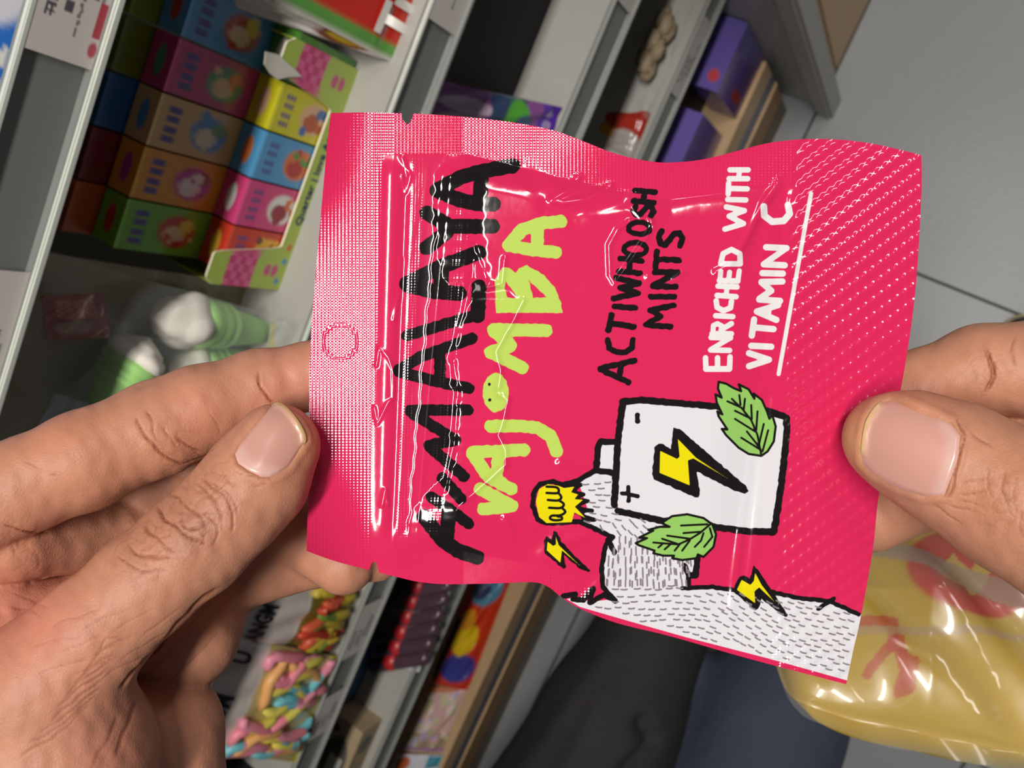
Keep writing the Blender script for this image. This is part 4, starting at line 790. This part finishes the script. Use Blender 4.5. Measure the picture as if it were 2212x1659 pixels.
nz = Nn('ShaderNodeTexNoise'); nz.inputs['Scale'].default_value = .05; nz.inputs['Detail'].default_value = 2; Ln(sh.outputs['Vector'], nz.inputs['Vector'])
hgt = mth('ADD', hgt, mth('MULTIPLY', nz.outputs[0], 1.6))
bp = Nn('ShaderNodeBump'); bp.inputs['Strength'].default_value = 1.; bp.inputs['Distance'].default_value = .0000095; Ln(hgt, bp.inputs['Height']); Ln(bp.outputs[0], bs.inputs['Normal'])
bs.inputs['Roughness'].default_value = .10; bs.inputs['Specular IOR Level'].default_value = .6; bs.inputs['Coat Weight'].default_value = .2; bs.inputs['Coat Roughness'].default_value = .05; Ln(bp.outputs[0], bs.inputs['Coat Normal'])
me.materials.append(pm); sachet = bpy.data.objects.new('sachet', me); COL.objects.link(sachet)
tag(sachet, 'pink glossy mint sachet with black and lime lettering held between two hands', 'sachet')
# back film, bulging the other way
Sb, _, _ = coons(120, 90); xb, yb = Sb[:, 0], Sb[:, 1]
zb_ = base_depth(xb, yb) - .001 * height(xb, yb) + .0005 + .0075 * pillow(xb, yb)
Pb = to_world(np.stack([(xb - CX) / F, (yb - CY) / F, np.ones_like(xb)], 1) * zb_[:, None])
nb2 = (poly_sdf(xb, yb, [(862, 220), (866, 262), (880, 276), (892, 268), (900, 220)]) < 0) | (poly_sdf(xb, yb, [(790, 1270), (792, 1220), (806, 1206), (816, 1208), (826, 1240), (830, 1270)]) < 0)
Fb = grid_faces(120, 90); Fb = Fb[~nb2[Fb].any(1)]
bf = mesh_obj('back_film', Pb, Fb, mat('pink_back_film', (214, 40, 88), .2, coat=.3), smooth=True); bf.parent = sachet

# ================================================================== THE HANDS
def hand(name, fingers, palm, lo, hi, hstep, lab, kf=.0012, kp=.006, dz=0.):
    """fingers, palm: chains of (px, py, depth, radius in px at that depth)"""
    cv = lambda n: (((n[0] - CX) * (n[2] + dz) / F, (n[1] - CY) * (n[2] + dz) / F, n[2] + dz), n[3] * (n[2] + dz) / F)
    fc = [[cv(n) for n in f] for f in fingers]; pc_ = [[cv(n) for n in f] for f in palm]
    def sdf(P):
        d = None
        for c in fc: e = chain_sdf(P, c, .0025); d = e if d is None else smin(d, e, kf)
        p = None
        for c in pc_: e = chain_sdf(P, c, .008); p = e if p is None else smin(p, e, .008)
        return smin(d, p, kp) if p is not None else d
    V, Q = surface_nets(sdf, lo, hi, hstep); me = subdivide(V, Q, 1, 2); me.name = name; return me
def crease_field(x, y, creases):
    d = np.zeros(x.shape); x, y = x + 2.2 * noise2(x, y, 31, 11.) + 2 * noise2(x, y, 33, 30.), y + 2.2 * noise2(x, y, 32, 11.) + 2 * noise2(x, y, 34, 30.)
    for pts, wd, dp in creases:
        wd = wd * .8
        p = np.array(pts); m = np.where((x > p[:, 0].min() - 20) & (x < p[:, 0].max() + 20) & (y > p[:, 1].min() - 20) & (y < p[:, 1].max() + 20))[0]
        if not len(m): continue
        c = curve(pts, 8); q = seg_dist(x[m], y[m], [tuple(a) for a in c]); e = np.exp(-(q / wd) ** 2) - .12 * np.exp(-((q - 2.4 * wd) / (1.3 * wd)) ** 2)
        # fade at the ends
        f = smoothstep(-2, 16, np.hypot(x[m] - p[0, 0], y[m] - p[0, 1])) * smoothstep(-2, 16, np.hypot(x[m] - p[-1, 0], y[m] - p[-1, 1])); d[m] = np.maximum(d[m] * 1., 0) * (e <= 0) + np.where(np.abs(dp * e * f) > np.abs(d[m]), dp * e * f, d[m]) * (e > 0) + 0
    return d
skin = bpy.data.materials.new('skin'); skin.use_nodes = True; nt = skin.node_tree; bs = nt.nodes['Principled BSDF']; Nn = nt.nodes.new; Ln = nt.links.new
at = Nn('ShaderNodeAttribute'); at.attribute_name = 'Col'; tcn = Nn('ShaderNodeTexCoord')
n1 = Nn('ShaderNodeTexNoise'); n1.inputs['Scale'].default_value = 160; n1.inputs['Detail'].default_value = 5; Ln(tcn.outputs['Object'], n1.inputs['Vector'])
mr = Nn('ShaderNodeMapRange'); mr.inputs[3].default_value = .82; mr.inputs[4].default_value = 1.16; Ln(n1.outputs[0], mr.inputs[0])
mv = Nn('ShaderNodeVectorMath'); mv.operation = 'MULTIPLY'; Ln(at.outputs['Color'], mv.inputs[0]); Ln(mr.outputs[0], mv.inputs[1]); Ln(mv.outputs[0], bs.inputs['Base Color'])
n2 = Nn('ShaderNodeTexVoronoi'); n2.inputs['Scale'].default_value = 1500; n2.feature = 'DISTANCE_TO_EDGE'; Ln(tcn.outputs['Object'], n2.inputs['Vector'])
n3 = Nn('ShaderNodeTexNoise'); n3.inputs['Scale'].default_value = 700; n3.inputs['Detail'].default_value = 4; Ln(tcn.outputs['Object'], n3.inputs['Vector'])
ad = Nn('ShaderNodeMath'); ad.operation = 'ADD'; Ln(n2.outputs[0], ad.inputs[0]); Ln(n3.outputs[0], ad.inputs[1])
bpn = Nn('ShaderNodeBump'); bpn.inputs['Strength'].default_value = .8; bpn.inputs['Distance'].default_value = .00009; Ln(ad.outputs[0], bpn.inputs['Height']); Ln(bpn.outputs[0], bs.inputs['Normal'])
bs.inputs['Roughness'].default_value = .5; bs.inputs['Specular IOR Level'].default_value = .35
bs.inputs['Subsurface Weight'].default_value = .12; bs.inputs['Subsurface Radius'].default_value = (.0030, .0011, .0006); bs.inputs['Subsurface Scale'].default_value = 1.
nailm = bpy.data.materials.new('nail'); nailm.use_nodes = True; b2 = nailm.node_tree.nodes['Principled BSDF']; a2 = nailm.node_tree.nodes.new('ShaderNodeAttribute'); a2.attribute_name = 'Col'; nailm.node_tree.links.new(a2.outputs['Color'], b2.inputs['Base Color'])
b2.inputs['Roughness'].default_value = .30; b2.inputs['Coat Weight'].default_value = .25; b2.inputs['Coat Roughness'].default_value = .2

def finish_hand(me, lab, creases, nail_poly, tints, base, cut, zmax, free_edge, cuticle, knuckles=()):
    P = verts_of(me); Nm = normals_of(me); x = P[:, 0] / P[:, 2] * F + CX; y = P[:, 1] / P[:, 2] * F + CY
    view = P / np.linalg.norm(P, axis=1)[:, None]; facing = np.clip(-(Nm * view).sum(1), 0, 1); f = smoothstep(.05, .35, facing)
    # nail bed sunk a little, raised folds beside it
    nd = poly_sdf(x, y, nail_poly); nearn = (P[:, 2] < zmax)
    dn = -.0008 * smoothstep(2, -7, nd) + .00026 * np.exp(-((nd - 9) / 8.) ** 2)
    cd = crease_field(x, y, [c for c in creases]) * .0013
    kn = sum(np.exp(-(np.hypot((x - a) / r, (y - b) / r)) ** 2) for a, b, r in knuckles); cd = cd + .00010 * kn * np.clip(1 - np.abs(noise2(x, y, 51, 9.)) * 2.2, 0, 1) ** 2 + .00007 * kn * np.clip(1 - np.abs(noise2(x, y, 53, 5.)) * 2.2, 0, 1) ** 2
    D_ = (dn * nearn - cd + .00006 * noise2(x, y, 4, 9.) + .00022 * noise2(x, y, 6, 45.)) * f
    P2 = P + Nm * D_[:, None]
    C = np.tile(lin(base), (len(P), 1))
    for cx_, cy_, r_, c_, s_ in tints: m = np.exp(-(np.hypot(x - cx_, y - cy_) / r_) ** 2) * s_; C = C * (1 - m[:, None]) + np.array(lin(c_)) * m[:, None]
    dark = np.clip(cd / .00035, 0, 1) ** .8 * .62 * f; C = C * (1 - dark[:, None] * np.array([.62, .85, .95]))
    lo_ = P2.copy(); me.vertices.foreach_set('co', to_world(P2).ravel()); me.update()
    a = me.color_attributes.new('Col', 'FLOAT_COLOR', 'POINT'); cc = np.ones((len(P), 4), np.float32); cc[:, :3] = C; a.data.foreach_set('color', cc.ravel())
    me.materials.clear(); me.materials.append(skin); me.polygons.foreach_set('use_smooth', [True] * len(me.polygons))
    o = bpy.data.objects.new(me.name, me); COL.objects.link(o); tag(o, lab, 'hand')
    # nail plate
    near_ = np.where((nd < 2) & nearn & (facing > .3))[0]; X_, Y_, Z_ = x[near_], y[near_], P[near_, 2]
    c0, c1 = X_.mean(), Y_.mean(); q = lambda a, b: np.stack([np.ones_like(a), (a - c0) / 100, (b - c1) / 100, ((a - c0) / 100) ** 2, (a - c0) * (b - c1) / 1e4, ((b - c1) / 100) ** 2, ((a - c0) / 100) ** 3, ((b - c1) / 100) ** 3, ((a - c0) / 100) ** 4, ((b - c1) / 100) ** 4, ((a - c0) * (b - c1) / 1e4) ** 2], 1)
    co, *_ = np.linalg.lstsq(q(X_, Y_), Z_, rcond=None)
    ring = resample(curve(nail_poly, 5, True), 140)[:-1]; cen = ring.mean(0); nr = 26; pts = [cen]
    for i in range(1, nr + 1): pts += [cen + (p - cen) * (i / nr) for p in ring]
    pts = np.array(pts); n = len(ring); edge = poly_sdf(pts[:, 0], pts[:, 1], nail_poly)
    zz = q(pts[:, 0], pts[:, 1]) @ co - .00012 + .00038 * smoothstep(-6, 0, edge) 
    fe = seg_dist(pts[:, 0], pts[:, 1], free_edge); zz -= .00075 * smoothstep(16, 0, fe)
    V = np.stack([(pts[:, 0] - CX) / F * zz, (pts[:, 1] - CY) / F * zz, zz], 1)
    Fc = [[0, 1 + (k + 1) % n, 1 + k] for k in range(n)] + [[1 + (i - 1) * n + k, 1 + (i - 1) * n + (k + 1) % n, 1 + i * n + (k + 1) % n, 1 + i * n + k] for i in range(1, nr) for k in range(n)]
    Cn = np.tile(lin((206, 152, 138)), (len(pts), 1)); cu = seg_dist(pts[:, 0], pts[:, 1], cuticle)
    def mixc(m, c):
        m = m[:, None]; Cn[:] = Cn * (1 - m) + np.array(lin(c)) * m
    mixc(smoothstep(40, 12, cu) * .40, (222, 190, 184)); mixc(smoothstep(30, 12, fe) * .35, (214, 170, 140)); mixc(smoothstep(7, 3, fe) * .9, (232, 204, 140)); mixc(smoothstep(6, 0, np.abs(edge)) * .25, (180, 120, 96))
    V = np.vstack([V]); no = mesh_obj('thumb_nail', to_world(V), Fc, nailm, smooth=True, cols=Cn); no['label'] = 'pinkish thumb nail with pale edge'; no.parent = o
    return o
c7 = lambda L: [(x / 2.765, 750 + y / 2.765) for x, y in L]
LC = [(c7(p), w_, d_) for p, w_, d_ in [
    ([(935, 945), (985, 1020), (1060, 1075), (1130, 1125), (1225, 1172)], 3.2, .55), ([(845, 1065), (880, 1110), (960, 1170), (1055, 1240)], 3.0, .40), ([(765, 1175), (800, 1220), (900, 1255), (1030, 1272)], 2.8, .34), ([(695, 1245), (760, 1290), (860, 1325), (1010, 1337)], 2.6, .26),
    ([(1200, 785), (1290, 850), (1360, 920), (1400, 1030), (1395, 1120)], 2.8, .36), ([(1250, 795), (1340, 860), (1410, 940), (1440, 1030)], 2.4, .26), ([(1085, 925), (1150, 980), (1210, 1040), (1225, 1100)], 2.4, .34), ([(1090, 950), (1060, 900), (1000, 885)], 2.2, .28), ([(1080, 1035), (1140, 1080), (1210, 1070), (1260, 1045)], 2.2, .30), ([(1170, 820), (1240, 870), (1300, 960), (1325, 1050)], 2.4, .28), ([(1240, 1010), (1290, 1070), (1300, 1140), (1250, 1190)], 2.2, .28), ([(1090, 950), (1085, 1030), (1120, 1090)], 2.2, .26), ([(1150, 1000), (1210, 1000), (1270, 970)], 2., .2), ([(1180, 1090), (1210, 1130), (1180, 1170)], 2., .22), ([(900, 1050), (930, 1090), (910, 1140)], 2., .16), ([(1010, 870), (1040, 900), (1090, 895)], 2., .2), ([(1330, 1000), (1310, 1060), (1330, 1130)], 2., .18),
    ([(815, 400), (850, 500), (910, 580), (1000, 655), (1090, 695)], 3.0, .42), ([(870, 370), (900, 450), (935, 560)], 2.6, .26), ([(960, 460), (1020, 530), (1070, 610)], 2.4, .2), ([(1050, 530), (1120, 580), (1220, 605)], 2.6, .32), ([(1551, 140), (1556, 220), (1600, 300), (1660, 340)], 3.0, .5), ([(1130, 590), (1240, 660)], 2., .14), ([(1040, 705), (1170, 655), (1300, 600)], 2.2, .2), ([(1220, 380), (1290, 450), (1330, 540)], 2.2, .12),
    ([(20, 1045), (130, 1090), (310, 1112)], 2.6, .3), ([(70, 1160), (90, 1210), (80, 1260)], 2.4, .15), ([(230, 740), (320, 760), (330, 810)], 2.2, .16), ([(130, 680), (200, 700), (290, 730)], 2., .10), ([(60, 1450), (180, 1500), (300, 1560)], 2.2, .12), ([(40, 1540), (160, 1560), (260, 1620)], 2.2, .12), ([(1330, 720), (1350, 780), (1420, 830)], 2., .2), ([(1450, 800), (1530, 830), (1600, 800)], 2., .16), ([(1400, 740), (1470, 770), (1540, 775)], 2., .16)]]
for k in range(16): LC.append(([(60 + k * 22, 1400 + k * 3 + 60 * math.sin(k * 2.1)), (120 + k * 22, 1385 + 60 * math.sin(k * 2.1)), (175 + k * 20, 1372 + 60 * math.sin(k * 2.1) - k)], 2.2, .09))
for k in range(9): LC.append(([(40 + 20 * k, 1640 - 26 * k), (120 + 14 * k, 1590 - 26 * k), (200 + 8 * k, 1520 - 18 * k)], 3., .13))
LC.append(([(470, 1272), (400, 1330), (335, 1405), (290, 1450), (262, 1490)], 5., .35)); LC.append(([(250, 1640), (272, 1580), (300, 1510)], 6., .16)); LC.append(([(200, 1655), (232, 1600), (262, 1540)], 6., .10))
lh = hand('left_hand_skin',
    [[(597, 965, .1805, 94), (552, 1038, .1785, 109), (500, 1098, .177, 107), (421, 1174, .175, 112), (310, 1265, .173, 112), (200, 1368, .171, 120), (100, 1470, .172, 140)],
     [(800, 790, .1985, 60), (735, 797, .1985, 68), (668, 812, .1980, 70), (560, 838, .195, 80), (430, 886, .190, 93), (340, 925, .187, 100), (178, 997, .181, 105), (60, 1045, .178, 100), (-120, 1120, .174, 112)],
     [(-160, 1180, .180, 110), (30, 1160, .184, 90), (230, 1150, .202, 82), (470, 1178, .214, 82), (640, 1140, .214, 76), (742, 1218, .209, 67)],
     [(-160, 1380, .182, 110), (0, 1335, .186, 90), (180, 1340, .197, 92), (400, 1372, .205, 110), (470, 1240, .216, 90), (700, 1185, .219, 76), (812, 1196, .215, 60)],
     [(240, 1110, .208, 70), (430, 1010, .204, 56), (600, 985, .207, 60)],
     [(-100, 1560, .188, 120), (180, 1600, .196, 120), (340, 1585, .201, 134), (360, 1760, .203, 130)]],
    [[(100, 1500, .172, 150), (130, 1640, .176, 180), (-40, 1850, .172, 240), (-250, 2150, .16, 260)], [(-180, 1300, .180, 130), (-200, 1600, .178, 200), (-80, 1850, .176, 240)], [(-60, 1420, .200, 120), (200, 1290, .220, 110), (420, 1180, .226, 90)]],
    (-.150, -.012, .140), (-.020, .150, .240), .00075, '')
lh.name = 'hand'
left = finish_hand(lh, 'left hand gripping the hanging-hole edge of the sachet with thumb in front', LC,
    [(505, 981), (519, 957), (550, 919), (580, 881), (598, 869), (618, 878), (642, 905), (658, 934), (661, 953), (649, 971), (625, 1008), (605, 1022), (584, 1032), (563, 1031), (536, 1019), (512, 1002)],
    [(400, 1130, 90, (160, 106, 82), .5), (600, 965, 110, (200, 140, 108), .5), (690, 960, 60, (216, 150, 112), .5), (640, 830, 90, (206, 134, 112), .6), (420, 900, 90, (196, 122, 96), .4), (60, 1330, 120, (206, 128, 108), .7), (250, 1620, 140, (186, 122, 104), .5), (150, 950, 120, (200, 128, 96), .4)],
    (188, 131, 104), None, .178, [(598, 869), (618, 878), (642, 905), (658, 934), (661, 953)], [(584, 1032), (563, 1031), (536, 1019), (512, 1002), (505, 981)], [(405, 1125, 95), (300, 1200, 70), (470, 1050, 60), (370, 950, 50), (60, 1180, 60)])
c8 = lambda L: [(1780 + x / 2.764, 700 + y / 2.764) for x, y in L]
RC = [(c8(p), w_, d_) for p, w_, d_ in [([(790, 560), (830, 640), (835, 720), (800, 840), (780, 960), (740, 1050)], 3.2, .35), ([(870, 640), (950, 700), (1010, 740)], 3, .2), ([(820, 960), (900, 930), (970, 920)], 2.4, .2), ([(800, 1010), (880, 1010), (960, 990)], 2.4, .2), ([(790, 1050), (870, 1060), (950, 1080)], 2.4, .18), ([(740, 1080), (830, 1110), (930, 1130)], 2.4, .16), ([(980, 850), (970, 950), (1010, 1050)], 2.4, .12), ([(1080, 860), (1060, 980), (1090, 1100)], 2.4, .14), ([(1150, 900), (1130, 1020), (1160, 1150)], 2.4, .14), ([(1190, 1100), (1170, 1200), (1190, 1300)], 2.4, .12), ([(960, 140), (1000, 230), (1015, 330), (960, 410)], 5, .6), ([(1150, 60), (1120, 160), (1150, 260)], 3, .2), ([(640, 1090), (720, 1130), (820, 1200)], 2.4, .15)]]
rh = hand('hand',
    [[(1922, 948, .1752, 98), (1975, 965, .173, 116), (2060, 1005, .170, 134), (2190, 1080, .166, 152), (2400, 1190, .160, 185)],
     [(1820, 890, .1962, 58), (1900, 868, .1958, 72), (1990, 842, .194, 84), (2120, 800, .192, 96), (2300, 795, .187, 112), (2500, 850, .180, 120)],
     [(1880, 1106, .1985, 86), (1990, 1050, .200, 90), (2200, 985, .197, 100), (2420, 950, .190, 115)],
     [(2050, 1010, .214, 80), (2260, 970, .212, 95), (2480, 960, .200, 110)], [(2160, 1060, .226, 78), (2330, 1020, .222, 90), (2520, 1010, .205, 110)]],
    [[(2500, 1250, .166, 230), (2560, 950, .178, 200), (2800, 1200, .165, 300)]], (.055, -.020, .135), (.168, .074, .250), .00075, '', dz=.0042)
right = finish_hand(rh, 'right hand pinching the ribbed seal of the sachet, thumb nail facing', RC,
    [(1860, 975), (1864, 935), (1872, 905), (1896, 872), (1925, 863), (1961, 874), (2012, 895), (2055, 913), (2074, 940), (2069, 990), (2052, 1040), (2040, 1072), (1997, 1073), (1943, 1055), (1889, 1026), (1864, 1002)],
    [(1850, 960, 70, (222, 158, 110), .6), (2150, 1080, 130, (186, 126, 94), .5), (2000, 840, 100, (186, 118, 92), .4), (2060, 1140, 80, (206, 142, 116), .5)],
    (192, 135, 107), None, .1778, [(1860, 975), (1864, 935), (1872, 905), (1896, 872)], [(2055, 913), (2074, 940), (2069, 990), (2052, 1040), (2040, 1072)], [(2170, 1080, 80), (2130, 800, 50)])
